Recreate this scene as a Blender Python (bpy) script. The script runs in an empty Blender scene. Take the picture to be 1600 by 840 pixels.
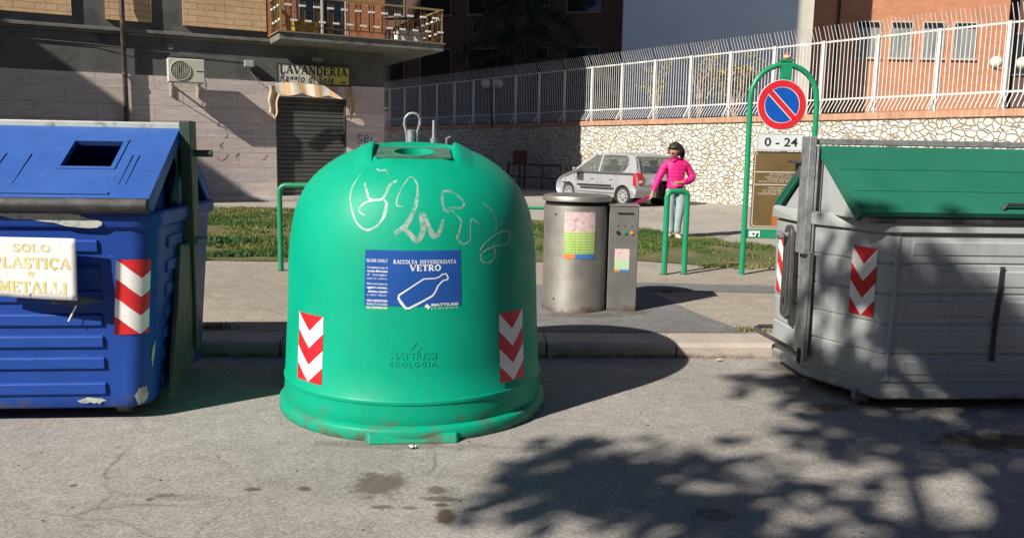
import bpy, bmesh, math, random
import numpy as np
from mathutils import Vector, Matrix, Euler

R = math.radians
sin, cos, pi = math.sin, math.cos, math.pi
random.seed(7)
rng = np.random.default_rng(11)
S = bpy.context.scene
COL = S.collection

# ------------------------------------------------------------------ camera, sky, sun, exposure
EYE = 1.58
cam_d = bpy.data.cameras.new('camera')
cam_d.sensor_width = 36.0
cam_d.lens = 36.0 * 1300.0 / 1600.0
cam_d.clip_start = 0.05
cam_d.clip_end = 600
cam = bpy.data.objects.new('camera', cam_d)
COL.objects.link(cam)
_p, _r = math.atan(183 / 1300.0), R(1.0)
_fw = Vector((0, cos(_p), -sin(_p))); _rt = Vector((1, 0, 0)); _up = Vector((0, sin(_p), cos(_p)))
_rt, _up = cos(_r) * _rt + sin(_r) * _up, -sin(_r) * _rt + cos(_r) * _up
cam.matrix_world = Matrix(((_rt.x, _up.x, -_fw.x, 0), (_rt.y, _up.y, -_fw.y, 0), (_rt.z, _up.z, -_fw.z, EYE), (0, 0, 0, 1)))
S.camera = cam

SUN_AZ, SUN_EL = 43.0, 36.0            # direction the light travels (from +X towards +Y), height above horizon
w = bpy.data.worlds.new('World'); S.world = w; w.use_nodes = True
wn = w.node_tree.nodes; wl = w.node_tree.links
bg = wn['Background']
sky = wn.new('ShaderNodeTexSky'); sky.sky_type = 'NISHITA'; sky.sun_disc = False
sky.sun_elevation = R(SUN_EL)
sky.sun_rotation = R(270 - SUN_AZ)
sky.altitude = 300; sky.air_density = 0.6; sky.dust_density = 0.1; sky.ozone_density = 2.5
wl.new(sky.outputs[0], bg.inputs[0]); bg.inputs[1].default_value = 0.05
sd = bpy.data.lights.new('sun', 'SUN'); sd.energy = 5.0; sd.angle = R(0.53); sd.color = (1.0, 0.93, 0.82)
sun = bpy.data.objects.new('sun', sd); COL.objects.link(sun)
_d = Vector((cos(R(SUN_EL)) * cos(R(SUN_AZ)), cos(R(SUN_EL)) * sin(R(SUN_AZ)), -sin(R(SUN_EL))))
sun.rotation_euler = _d.to_track_quat('-Z', 'Y').to_euler(); sun.location = (-12, -12, 20)
S.view_settings.view_transform = 'Standard'; S.view_settings.look = 'None'
S.view_settings.gamma = 1; S.view_settings.use_curve_mapping = False
S.view_settings.exposure = 0.6

# ------------------------------------------------------------------ node materials
class NT:
    def __init__(s, name):
        s.m = bpy.data.materials.new(name); s.m.use_nodes = True
        s.n = s.m.node_tree.nodes; s.l = s.m.node_tree.links; s.b = s.n['Principled BSDF']
        s.tc = s.n.new('ShaderNodeTexCoord')
    def new(s, t, **k):
        o = s.n.new(t)
        for a, v in k.items(): setattr(o, a, v)
        return o
    def put(s, sock, v):
        if v is None: return
        if isinstance(v, bpy.types.NodeSocket): s.l.new(v, sock)
        else:
            try: sock.default_value = v
            except Exception: sock.default_value = (*v, 1)[:4]
    def map(s, scale=(1, 1, 1), loc=(0, 0, 0), rot=(0, 0, 0), src=None):
        o = s.new('ShaderNodeMapping'); s.l.new(src or s.tc.outputs['Object'], o.inputs[0])
        o.inputs['Location'].default_value = loc; o.inputs['Rotation'].default_value = rot; o.inputs['Scale'].default_value = scale
        return o.outputs[0]
    def noise(s, scale=5, detail=4, rough=.55, vec=None, dist=0):
        o = s.new('ShaderNodeTexNoise'); s.l.new(vec or s.tc.outputs['Object'], o.inputs['Vector'])
        o.inputs['Scale'].default_value = scale; o.inputs['Detail'].default_value = detail; o.inputs['Roughness'].default_value = rough
        o.inputs['Distortion'].default_value = dist
        return o.outputs['Fac']
    def vor(s, scale=5, feature='F1', vec=None, out='Distance', rand=1):
        o = s.new('ShaderNodeTexVoronoi', feature=feature); s.l.new(vec or s.tc.outputs['Object'], o.inputs['Vector'])
        o.inputs['Scale'].default_value = scale; o.inputs['Randomness'].default_value = rand
        return o.outputs[out]
    def ramp(s, f, stops, interp='LINEAR'):
        o = s.new('ShaderNodeValToRGB'); s.l.new(f, o.inputs[0]); cr = o.color_ramp; cr.interpolation = interp
        while len(cr.elements) < len(stops): cr.elements.new(.5)
        for e, (p, c) in zip(cr.elements, stops):
            e.position = p; e.color = (*c, 1) if not isinstance(c, (int, float)) else (c, c, c, 1)
        return o.outputs[0]
    def mix(s, f, a, b, blend='MIX'):
        o = s.new('ShaderNodeMix', data_type='RGBA', blend_type=blend)
        s.put(o.inputs[0], f); s.put(o.inputs[6], a); s.put(o.inputs[7], b)
        return o.outputs[2]
    def math(s, op, a, b=0.0, c=None):
        o = s.new('ShaderNodeMath', operation=op); s.put(o.inputs[0], a); s.put(o.inputs[1], b)
        if c is not None: s.put(o.inputs[2], c)
        return o.outputs[0]
    def xyz(s, vec=None):
        o = s.new('ShaderNodeSeparateXYZ'); s.l.new(vec or s.tc.outputs['Object'], o.inputs[0]); return o.outputs
    def bump(s, h, strength=.3, dist=.01):
        o = s.new('ShaderNodeBump'); s.l.new(h, o.inputs['Height']); o.inputs['Strength'].default_value = strength; o.inputs['Distance'].default_value = dist
        s.l.new(o.outputs[0], s.b.inputs['Normal'])
    def done(s, color=None, rough=None, metal=None, spec=None):
        s.put(s.b.inputs['Base Color'], color); s.put(s.b.inputs['Roughness'], rough)
        s.put(s.b.inputs['Metallic'], metal); s.put(s.b.inputs['Specular IOR Level'], spec)
        return s.m

def C(*c): return tuple(c) + (1,)
def mat(name, col, rough=.55, metal=0, var=.12, vs=6, bump=0, bs=60, spec=None, dirt=None, ds=3, dth=(.5, .7)):
    t = NT(name)
    n = t.noise(vs, 5)
    a = tuple(c * (1 - var) for c in col); b = tuple(min(1, c * (1 + var)) for c in col)
    c = t.ramp(n, [(.3, a), (.7, b)])
    if dirt:
        c = t.mix(t.ramp(t.noise(ds, 6, .65), [(dth[0], 0.0), (dth[1], 1.0)]), c, C(*dirt))
    if bump: t.bump(t.noise(bs, 3), bump, .004)
    r = t.ramp(t.noise(vs * 2.3, 4), [(.3, max(0, rough - .08)), (.7, min(1, rough + .08))])
    return t.done(c, r, metal, spec)

# ------------------------------------------------------------------ mesh builder
class MB:
    def __init__(s): s.v = []; s.f = []; s.mi = []; s.uv = {}; s.cur = 0
    def add(s, vs, fs, mi=None):
        o = len(s.v); s.v += [tuple(p) for p in vs]
        s.f += [tuple(i + o for i in f) for f in fs]; s.mi += [s.cur if mi is None else mi] * len(fs)
        return o
    def box(s, x0, x1, y0, y1, z0, z1, mi=None, M=None):
        vs = [(x, y, z) for x in (x0, x1) for y in (y0, y1) for z in (z0, z1)]
        if M is not None: vs = [M @ Vector(p) for p in vs]
        s.add(vs, [(0, 1, 3, 2), (4, 6, 7, 5), (0, 4, 5, 1), (2, 3, 7, 6), (0, 2, 6, 4), (1, 5, 7, 3)], mi)
    def prism(s, poly, fn, t0, t1, mi=None):
        """poly of (a, b); fn(a, b, t) -> xyz"""
        n = len(poly)
        vs = [fn(a, b, t0) for a, b in poly] + [fn(a, b, t1) for a, b in poly]
        fs = [tuple(range(n))[::-1], tuple(range(n, 2 * n))] + [(i, (i + 1) % n, (i + 1) % n + n, i + n) for i in range(n)]
        s.add(vs, fs, mi)
    def tube(s, pts, r, n=8, cap=True, mi=None):
        P = [Vector(p) for p in pts]; m = len(P); rs = r if isinstance(r, (list, tuple)) else [r] * m
        up = None; vs = []
        for i, p in enumerate(P):
            t = (P[min(i + 1, m - 1)] - P[max(i - 1, 0)]).normalized()
            if up is None:
                up = Vector((0, 0, 1)) if abs(t.z) < .9 else Vector((1, 0, 0))
            a = (up - t * up.dot(t))
            if a.length < 1e-6: a = t.orthogonal()
            a.normalize(); b = t.cross(a); up = a
            vs += [p + (a * cos(2 * pi * k / n) + b * sin(2 * pi * k / n)) * rs[i] for k in range(n)]
        fs = [(i * n + k, i * n + (k + 1) % n, (i + 1) * n + (k + 1) % n, (i + 1) * n + k) for i in range(m - 1) for k in range(n)]
        if cap: fs += [tuple(range(n))[::-1], tuple(range((m - 1) * n, m * n))]
        s.add(vs, fs, mi)
    def lathe(s, prof, n=32, c=(0, 0, 0), mi=None, closed=True):
        vs = []; m = len(prof)
        for z, r in prof:
            vs += [(c[0] + r * cos(2 * pi * k / n), c[1] + r * sin(2 * pi * k / n), c[2] + z) for k in range(n)]
        fs = [(i * n + k, i * n + (k + 1) % n, (i + 1) * n + (k + 1) % n, (i + 1) * n + k) for i in range(m - 1) for k in range(n)]
        if closed: fs += [tuple(range(n))[::-1], tuple(range((m - 1) * n, m * n))]
        s.add(vs, fs, mi)
    def loft(s, secs, cap=True, mi=None):
        n = len(secs[0]); m = len(secs); vs = [p for q in secs for p in q]
        fs = [(i * n + k, i * n + (k + 1) % n, (i + 1) * n + (k + 1) % n, (i + 1) * n + k) for i in range(m - 1) for k in range(n)]
        if cap: fs += [tuple(range(n))[::-1], tuple(range((m - 1) * n, m * n))]
        s.add(vs, fs, mi)
    def grid(s, fn, nu, nv, u0=0, u1=1, v0=0, v1=1, mi=None, flip=False):
        vs = []; us = []
        for j in range(nv + 1):
            for i in range(nu + 1):
                u = i / nu; v = j / nv; vs.append(fn(u0 + (u1 - u0) * u, v0 + (v1 - v0) * v)); us.append((u, v))
        fs = []
        for j in range(nv):
            for i in range(nu):
                a = j * (nu + 1) + i; q = (a, a + 1, a + nu + 2, a + nu + 1); fs.append(q[::-1] if flip else q)
        o = s.add(vs, fs, mi)
        for k, t in enumerate(us): s.uv[o + k] = t
    def build(s, name, mats, parent=None, bevel=0, seg=2, smooth=None, sub=0, link=True):
        me = bpy.data.meshes.new(name); me.from_pydata(s.v, [], s.f)
        for m_ in (mats if isinstance(mats, (list, tuple)) else [mats]): me.materials.append(m_)
        if any(s.mi): me.polygons.foreach_set('material_index', s.mi)
        if s.uv:
            l = me.uv_layers.new(name='UVMap')
            for lp in me.loops: l.data[lp.index].uv = s.uv.get(lp.vertex_index, (0, 0))
        if smooth is not None:
            me.polygons.foreach_set('use_smooth', [True] * len(me.polygons)); me.update()
            if smooth < 180: me.set_sharp_from_angle(angle=R(smooth))
        me.update()
        o = bpy.data.objects.new(name, me); COL.objects.link(o)
        if parent: o.parent = parent
        if bevel:
            b = o.modifiers.new('bevel', 'BEVEL'); b.width = bevel; b.segments = seg; b.limit_method = 'ANGLE'; b.angle_limit = R(35)
            if smooth is None:
                me.polygons.foreach_set('use_smooth', [True] * len(me.polygons)); b.harden_normals = True
        if sub:
            q = o.modifiers.new('subdivision', 'SUBSURF'); q.levels = sub; q.render_levels = sub
        return o
    def normals(s):
        return s

def recalc(o):
    bm = bmesh.new(); bm.from_mesh(o.data); bmesh.ops.recalc_face_normals(bm, faces=bm.faces); bm.to_mesh(o.data); bm.free()
    return o
def tag(o, label=None, cat=None, group=None, kind=None):
    if label: o['label'] = label
    if cat: o['category'] = cat
    if group: o['group'] = group
    if kind: o['kind'] = kind
    return o
def thing(name, loc, rz, label, cat, group=None):
    o = bpy.data.objects.new(name, None); COL.objects.link(o); o.empty_display_size = .2
    o.location = loc; o.rotation_euler = (0, 0, rz)
    return tag(o, label, cat, group)
def bake(o):
    """apply an object's modifiers into its mesh"""
    dg = bpy.context.evaluated_depsgraph_get(); dg.update()
    me = bpy.data.meshes.new_from_object(o.evaluated_get(dg)); o.modifiers.clear(); o.data = me
    return o
def rrect(hx, hy, r, n=5, cx=0, cy=0):
    """rounded rectangle, counter clockwise"""
    p = []
    for sx, sy, a0 in ((1, 1, 0), (-1, 1, 90), (-1, -1, 180), (1, -1, 270)):
        for k in range(n + 1):
            a = R(a0 + 90 * k / n); p.append((cx + sx * (hx - r) + r * cos(a), cy + sy * (hy - r) + r * sin(a)))
    return p
def arc(cx, cy, r, a0, a1, n=8): return [(cx + r * cos(R(a0 + (a1 - a0) * k / n)), cy + r * sin(R(a0 + (a1 - a0) * k / n))) for k in range(n + 1)]

# ------------------------------------------------------------------ lettering
_fc = bpy.data.curves.new('type', 'FONT')
def text_geo(txt, size=1.0, bold=0.0, shear=0.0, spacing=1.0, align='LEFT'):
    """plain built-in type as flat geometry: verts (x, y), faces"""
    c = bpy.data.curves.new('t', 'FONT'); c.body = txt; c.size = size; c.offset = bold * size; c.shear = shear; c.space_character = spacing; c.align_x = align
    c.resolution_u = 3
    o = bpy.data.objects.new('t', c); COL.objects.link(o)
    dg = bpy.context.evaluated_depsgraph_get(); dg.update()
    me = bpy.data.meshes.new_from_object(o.evaluated_get(dg))
    vs = [(v.co.x, v.co.y) for v in me.vertices]; fs = [tuple(p.vertices) for p in me.polygons]
    bpy.data.objects.remove(o); bpy.data.curves.remove(c); bpy.data.meshes.remove(me)
    return vs, fs
TH, TN, SF = .2, .085, .075
def _arc(cx, cy, rx, ry, a0, a1, n=10): return [(cx + rx * cos(R(a0 + (a1 - a0) * k / n)), cy + ry * sin(R(a0 + (a1 - a0) * k / n))) for k in range(n + 1)]
GL = {  # slab-serif capitals: advance, strokes (points, width), feet (x, y)
 'A': (.92, [([(.12, .03), (.44, 1)], TN), ([(.44, 1), (.76, .03)], TH), ([(.24, .34), (.66, .34)], TN)], [(.12, 0), (.76, 0)]),
 'C': (.84, [(_arc(.44, .5, .33, .44, 45, 315, 14), TH * .85), ([(.71, .98), (.71, .66)], TN)], []),
 'D': (.88, [([(.2, 0), (.2, 1)], TH), ([(.1, .96), (.42, .96)] + _arc(.42, .5, .32, .46, 90, -90, 10) + [(.42, .04), (.1, .04)], TH * .75)], []),
 'E': (.8, [([(.2, 0), (.2, 1)], TH), ([(.06, .955), (.66, .955)], TN), ([(.06, .045), (.68, .045)], TN), ([(.2, .5), (.5, .5)], TN), ([(.65, 1), (.65, .74)], TN), ([(.67, 0), (.67, .27)], TN), ([(.5, .62), (.5, .38)], TN)], []),
 'F': (.76, [([(.2, 0), (.2, 1)], TH), ([(.06, .955), (.66, .955)], TN), ([(.2, .5), (.5, .5)], TN), ([(.65, 1), (.65, .74)], TN)], [(.2, 0)]),
 'G': (.9, [(_arc(.45, .5, .34, .44, 45, 320, 14), TH * .85), ([(.74, .05), (.74, .45)], TH * .8)], [(.72, .42)]),
 'I': (.46, [([(.23, 0), (.23, 1)], TH)], [(.23, 0), (.23, 1)]),
 'L': (.76, [([(.2, 0), (.2, 1)], TH), ([(.06, .045), (.66, .045)], TN), ([(.65, 0), (.65, .28)], TN)], [(.2, 1)]),
 'M': (1.1, [([(.18, 0), (.18, 1)], TN), ([(.18, 1), (.53, .1)], TH), ([(.53, .1), (.88, 1)], TN), ([(.88, 1), (.88, 0)], TH)], [(.18, 0), (.88, 0), (.14, 1), (.92, 1)]),
 'N': (.95, [([(.18, 0), (.18, 1)], TN), ([(.16, .98), (.74, .02)], TH), ([(.74, 0), (.74, 1)], TN)], [(.18, 0), (.14, 1), (.74, 1)]),
 'O': (.9, [(_arc(.45, .5, .34, .43, 0, 360, 20), TH * .85)], []),
 'P': (.8, [([(.2, 0), (.2, 1)], TH), ([(.1, .96), (.42, .96)] + _arc(.42, .72, .22, .24, 90, -90, 8) + [(.42, .48), (.2, .48)], TH * .7)], [(.2, 0)]),
 'R': (.9, [([(.2, 0), (.2, 1)], TH), ([(.1, .96), (.42, .96)] + _arc(.42, .73, .22, .23, 90, -90, 8) + [(.42, .5), (.2, .5)], TH * .7), ([(.42, .5), (.72, .02)], TH * .9)], [(.2, 0), (.76, 0)]),
 'S': (.74, [(_arc(.37, .73, .24, .22, 30, 250, 9) + _arc(.37, .27, .24, .23, 80, -150, 9), TH * .8), ([(.58, .98), (.58, .72)], TN), ([(.14, .02), (.14, .28)], TN)], []),
 'T': (.82, [([(.41, 0), (.41, 1)], TH), ([(.06, .955), (.76, .955)], TN), ([(.08, 1), (.08, .72)], TN), ([(.74, 1), (.74, .72)], TN)], [(.41, 0)]),
 'U': (.92, [([(.2, 1), (.2, .35)] + _arc(.46, .33, .26, .28, 180, 360, 8) + [(.72, 1)], TH * .75)], [(.2, 1), (.72, 1)]),
 'V': (.9, [([(.1, .97), (.45, 0)], TH), ([(.45, 0), (.78, .97)], TN)], [(.12, 1), (.77, 1)]),
 'Z': (.8, [([(.08, .955), (.68, .955)], TN), ([(.64, .95), (.12, .05)], TH), ([(.1, .045), (.7, .045)], TN), ([(.1, 1), (.1, .72)], TN), ([(.69, 0), (.69, .28)], TN)], []),
 'e': (.66, [(_arc(.32, .33, .23, .29, 0, 320, 12), TH * .7), ([(.1, .34), (.54, .34)], TN)], []),
 ' ': (.4, [], []),
}
def ribbon(pts, wd):
    """offset a 2-D polyline both ways; wd number or list"""
    m = len(pts); L, Q = [], []
    closed = m > 3 and math.dist(pts[0], pts[-1]) < 1e-6
    for i in range(m):
        a = pts[i - 1] if i else (pts[-2] if closed else pts[0]); b = pts[i + 1] if i < m - 1 else (pts[1] if closed else pts[-1])
        dx, dy = b[0] - a[0], b[1] - a[1]; d = math.hypot(dx, dy) or 1; h = (wd[i] if isinstance(wd, (list, tuple)) else wd) / 2
        nx, ny = -dy / d * h, dx / d * h
        L.append((pts[i][0] + nx, pts[i][1] + ny)); Q.append((pts[i][0] - nx, pts[i][1] - ny))
    return L, Q
def slab_word(mb, txt, x0, y0, h, width, fn, weight=1.0, lift=.0004):
    """serif capitals drawn as ribbons; fn(x, y, lift) -> xyz"""
    tot = sum(GL[c][0] for c in txt); sx = width / tot; x = x0; k = 0
    for ch in txt:
        adv, st, ft = GL[ch]
        for pts, wd in st:
            L, Q = ribbon(pts, wd * weight); k += 1; n = len(L)
            mb.add([fn(x + a * sx, y0 + b * h, lift + .00005 * (k % 5)) for a, b in L + Q], [(i + n, i + 1 + n, i + 1, i) for i in range(n - 1)])
        for a, b in ft:
            k += 1; t0, t1 = (b, b + SF) if b < .5 else (b - SF, b)
            mb.add([fn(x + p * sx, y0 + q * h, lift + .00005 * (k % 5 + 5)) for p, q in ((a - .17, t0), (a + .17, t0), (a + .17, t1), (a - .17, t1))], [(0, 1, 2, 3)])
        x += adv * sx
def plain_word(mb, txt, x0, y0, h, width, fn, bold=0.0, shear=0.0, lift=.0004, spacing=1.0):
    vs, fs = text_geo(txt, 1.0, bold, shear, spacing)
    if not vs: return
    a = [p[0] for p in vs]; b = [p[1] for p in vs]; sx = width / (max(a) - min(a)) if width else h; b0 = min(b) if not set(txt) & set('gjpqy,') else 0
    hh = h / ((max(b) - b0) or 1)
    if not width: sx = hh
    mb.add([fn(x0 + (p - min(a)) * sx, y0 + (q - b0) * hh, lift) for p, q in vs], fs)
def chevron_mat(name, u0=0.0, u1=1.0, lift=.25, per=.25, phase=0.0, worn=0.0, flipdir=False):
    t = NT(name); X = t.xyz(t.tc.outputs['UV'])
    u = t.math('ADD', t.math('MULTIPLY', X[0], u1 - u0), u0)
    a = t.math('ABSOLUTE', t.math('SUBTRACT', t.math('MULTIPLY', u, 2), 1))
    y = t.math('SUBTRACT', 1, X[1])
    f = t.math('SUBTRACT', y, t.math('MULTIPLY', t.math('SUBTRACT', 1, a), lift))
    k = t.math('MODULO', t.math('FLOOR', t.math('DIVIDE', t.math('ADD', f, 10 * per + phase), per)), 2)
    red = t.ramp(t.noise(9, 4), [(.3, (.50, .012, .018)), (.7, (.62, .018, .028))])
    c = t.mix(k, C(.74, .74, .74), red)
    if worn:
        c = t.mix(t.ramp(t.noise(24, 6, .7), [(1 - worn, 0.0), (1.03 - worn, 1.0)]), c, C(.03, .05, .11))
    c = t.mix(t.ramp(t.noise(14, 5, .7), [(.55, 0.0), (.8, .35)]), c, C(.25, .22, .2))
    return t.done(c, .38)
# ------------------------------------------------------------------ materials
def asphalt(name, base, warm, stains=(), crack=.35, speck=1.0, cw=.0018, seed=0.0):
    t = NT(name); P = t.tc.outputs['Object']
    big = t.noise(.55, 6, .6); fine = t.noise(55, 3, .7); grain = t.vor(95, 'F1', out='Color')
    c = t.ramp(big, [(.3, tuple(b * .82 for b in base)), (.5, base), (.72, warm)])
    gx = t.new('ShaderNodeSeparateColor'); t.l.new(grain, gx.inputs[0])
    c = t.mix(1.0, c, t.ramp(gx.outputs[0], [(0, .74), (.35, .95), (.7, 1.04), (1, 1.25)]), 'MULTIPLY')
    c = t.mix(1.0, c, t.ramp(fine, [(.3, .86), (.7, 1.14)]), 'MULTIPLY')
    c = t.mix(.8, c, t.ramp(t.noise(6.5, 5, .65), [(.3, .82), (.7, 1.14)]), 'MULTIPLY')
    wv = t.new('ShaderNodeVectorMath', operation='ADD')
    nz = t.new('ShaderNodeTexNoise'); t.l.new(P, nz.inputs['Vector']); nz.inputs['Scale'].default_value = 2.2; nz.inputs['Detail'].default_value = 6
    sc = t.new('ShaderNodeVectorMath', operation='SCALE'); t.l.new(nz.outputs['Color'], sc.inputs[0]); sc.inputs['Scale'].default_value = .32
    t.l.new(P, wv.inputs[0]); t.l.new(sc.outputs[0], wv.inputs[1])
    mp = t.map((crack, crack * 1.4, 0), (seed, seed * .7, 0), src=wv.outputs[0])
    e = t.vor(1.0, 'DISTANCE_TO_EDGE', mp)
    ck = t.math('MULTIPLY', t.ramp(e, [(0, 1.0), (cw, .75), (cw * 2.4, 0.0)]), t.ramp(t.noise(.9, 3), [(.48, 0.0), (.62, 1.0)]))
    c = t.mix(t.math('MULTIPLY', ck, .45), c, C(.05, .032, .03))
    # small dark spots: chewing gum, oil
    sp = t.vor(2.1, 'F1'); c = t.mix(t.math('MULTIPLY', t.ramp(sp, [(0, 1.0), (.035, .8), (.05, 0.0)]), t.ramp(t.noise(1.7, 2), [(.45, 0.0), (.55, .8)])), c, C(.05, .045, .04))
    X = t.xyz(); wob = t.noise(7, 5, .65)
    for (sx, sy, rx, ry, st) in stains:
        dx = t.math('DIVIDE', t.math('SUBTRACT', X[0], sx), rx); dy = t.math('DIVIDE', t.math('SUBTRACT', X[1], sy), ry)
        d = t.math('ADD', t.math('SQRT', t.math('ADD', t.math('MULTIPLY', dx, dx), t.math('MULTIPLY', dy, dy))), t.math('MULTIPLY', t.math('SUBTRACT', wob, .5), 2.2))
        c = t.mix(t.math('MULTIPLY', t.ramp(d, [(.55, 1.0), (1.05, 0.0)]), st), c, C(.075, .058, .038))
    h = t.math('ADD', t.math('MULTIPLY', gx.outputs[0], .5), t.math('SUBTRACT', fine, t.math('MULTIPLY', ck, 2)))
    t.bump(h, .22 * speck, .004)
    return t.done(c, .9, 0, .25)

def green_metal(name): return mat(name, (.012, .24, .115), .38, 0, .1, 8, dirt=(.03, .12, .07), ds=9, dth=(.62, .8))
M_GREEN = green_metal('green_paint')
M_DARK = mat('dark_void', (.006, .006, .007), .9)
M_BLACK = mat('black_rubber', (.022, .022, .024), .6, dirt=(.08, .08, .08), ds=5)
M_GALV = mat('galvanised_steel', (.33, .345, .36), .5, .55, .18, 22, dirt=(.2, .2, .2), ds=12)
M_DSTEEL = mat('weathered_steel', (.12, .12, .12), .5, .6, .2, 12, dirt=(.12, .07, .04), ds=8)
M_WHITE = mat('white_paint', (.76, .76, .74), .45, 0, .06)
M_BLKINK = mat('black_ink', (.012, .012, .014), .6)
M_WINK = mat('white_ink', (.8, .8, .8), .5)
M_GLASS = NT('dark_glass').done(C(.012, .014, .016), .08, 0, .6)

def plastic(name, col, fade, rough=.42, scuff=(.5, .55, .5), amt=.18):
    t = NT(name)
    c = t.ramp(t.noise(1.6, 5, .6), [(.3, col), (.75, fade)])
    mp = t.map((3, 3, 22)); c = t.mix(t.ramp(t.noise(2.2, 5, .7, mp), [(.66, 0.0), (.86, amt)]), c, C(*scuff))
    m2 = t.map((14, 14, 1.2)); c = t.mix(t.ramp(t.noise(1.4, 5, .7, m2), [(.55, 0.0), (.85, amt * 1.3)]), c, C(.05, .055, .05))
    m3 = t.map((26, 26, .9)); c = t.mix(t.ramp(t.noise(1.0, 4, .7, m3), [(.60, 0.0), (.82, .30)]), c, C(.07, .075, .07))
    m4 = t.map((4, 4, 60), rot=(.35, .2, 0)); c = t.mix(t.ramp(t.noise(3.0, 2, .5, m4), [(.715, 0.0), (.74, .32)]), c, C(*scuff))
    m5 = t.map((5, 5, 42), rot=(-.5, .3, .4)); c = t.mix(t.ramp(t.noise(2.3, 2, .5, m5), [(.72, 0.0), (.745, .30)]), c, C(.06, .07, .06))
    c = t.mix(t.ramp(t.noise(34, 3, .6), [(.74, 0.0), (.78, .45)]), c, C(*scuff))
    X = t.xyz(); low = t.math('SUBTRACT', 1.0, t.math('MULTIPLY', X[2], 4.2))
    dirt = t.math('ADD', low, t.math('MULTIPLY', t.math('SUBTRACT', t.noise(9, 6, .7), .55), 3.2))
    c = t.mix(t.ramp(dirt, [(.45, 0.0), (1.0, .75)]), c, C(.10, .085, .065))
    t.bump(t.noise(160, 2), .05, .002)
    return t.done(c, t.ramp(t.noise(5, 5), [(.3, rough - .05), (.7, rough + .12)]), 0, .2)
M_BELL = plastic('green_polyethylene', (.0003, .29, .172), (.0015, .35, .22), .46, (.04, .42, .29), .2)
M_BLUE = plastic('blue_polyethylene', (.011, .048, .275), (.018, .070, .335), .42, (.25, .32, .45), .34)
M_BLUELID = plastic('faded_blue_lid', (.026, .085, .33), (.045, .120, .39), .42, (.32, .38, .48), .36)
M_GREYP = plastic('grey_polyethylene', (.345, .368, .378), (.40, .42, .425), .55, (.17, .17, .17), .36)
M_GLID = plastic('green_lid', (.012, .118, .074), (.022, .15, .098), .5, (.30, .11, .06), .34)
M_SAGE = mat('sage_green_metal', (.04, .068, .062), .5, .2, .18, 9, dirt=(.05, .05, .04), ds=7, dth=(.5, .72))
M_BARW = mat('pale_ridge_metal', (.42, .46, .44), .45, .1, .1, 9, dirt=(.12, .12, .1), ds=11, dth=(.58, .75))

# stone slab cladding (courses with narrow blue-grey strips)
def cladding():
    t = NT('travertine_slabs'); X = t.xyz(); cm = t.new('ShaderNodeCombineXYZ'); t.l.new(X[0], cm.inputs[0]); t.l.new(X[2], cm.inputs[1])
    b = t.new('ShaderNodeTexBrick'); t.l.new(cm.outputs[0], b.inputs[0]); b.inputs['Scale'].default_value = 1
    b.inputs['Brick Width'].default_value = 1.25; b.inputs['Row Height'].default_value = .36; b.inputs['Mortar Size'].default_value = .008
    b.inputs['Color1'].default_value = C(.53, .445, .415); b.inputs['Color2'].default_value = C(.62, .535, .50); b.inputs['Mortar'].default_value = C(.36, .31, .30)
    mp = t.map((.8, .8, 9)); c = t.mix(.55, b.outputs[0], t.ramp(t.noise(2.5, 6, .65, mp), [(.3, .62), (.7, 1.3)]), 'MULTIPLY')
    st = t.math('MODULO', t.math('ADD', X[2], 10.02), 1.08)
    c = t.mix(t.ramp(st, [(.0, .6), (.14, .6), (.145, 0.0)], 'CONSTANT'), c, t.ramp(t.noise(7, 4), [(.35, (.36, .35, .39)), (.6, (.52, .48, .47))]))
    c = t.mix(t.ramp(t.noise(1.3, 5, .7), [(.5, 0.0), (.8, .5)]), c, C(.33, .28, .27))
    return t.done(c, .7)
M_CLAD = cladding()
M_PLASTER = mat('dark_grey_plaster', (.105, .107, .105), .9, 0, .12, 2.2, .25, 60, dirt=(.055, .05, .048), ds=1.4)
M_CORN = mat('cornice_plaster', (.17, .165, .15), .85, 0, .12, 3, dirt=(.07, .065, .06), ds=4)
def bricks(name, c1, c2, mo, bw, rh, ms, ax=(0, 2), bumpy=.3, dirt=.3):
    t = NT(name); X = t.xyz(); cm = t.new('ShaderNodeCombineXYZ'); t.l.new(X[ax[0]], cm.inputs[0]); t.l.new(X[ax[1]], cm.inputs[1])
    b = t.new('ShaderNodeTexBrick'); t.l.new(cm.outputs[0], b.inputs[0]); b.inputs['Scale'].default_value = 1
    b.inputs['Brick Width'].default_value = bw; b.inputs['Row Height'].default_value = rh; b.inputs['Mortar Size'].default_value = ms
    b.inputs['Color1'].default_value = C(*c1); b.inputs['Color2'].default_value = C(*c2); b.inputs['Mortar'].default_value = C(*mo)
    c = t.mix(.6, b.outputs[0], t.ramp(t.noise(1.1, 5, .6), [(.3, .75), (.7, 1.2)]), 'MULTIPLY')
    c = t.mix(1, c, t.ramp(t.noise(16, 3), [(.3, .88), (.7, 1.1)]), 'MULTIPLY')
    t.bump(b.outputs['Fac'], -bumpy, .006)
    return t.done(c, .82)
M_TAN = bricks('tan_brick', (.56, .37, .205), (.63, .43, .25), (.3, .2, .12), .42, .145, .008)
M_ORTILE = bricks('orange_tile', (.42, .165, .075), (.47, .19, .09), (.25, .1, .05), .16, .13, .006)
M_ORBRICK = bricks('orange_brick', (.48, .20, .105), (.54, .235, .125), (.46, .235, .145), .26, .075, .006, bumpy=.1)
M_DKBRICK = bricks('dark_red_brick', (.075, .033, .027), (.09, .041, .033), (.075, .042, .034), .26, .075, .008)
M_COPE = bricks('brick_coping', (.40, .2, .125), (.5, .29, .19), (.3, .2, .14), .075, .6, .008, dirt=.4)
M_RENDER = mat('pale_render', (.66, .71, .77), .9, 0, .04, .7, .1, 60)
M_CONC = mat('pale_concrete', (.55, .51, .45), .9, 0, .1, 2, .2, 40)
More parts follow.
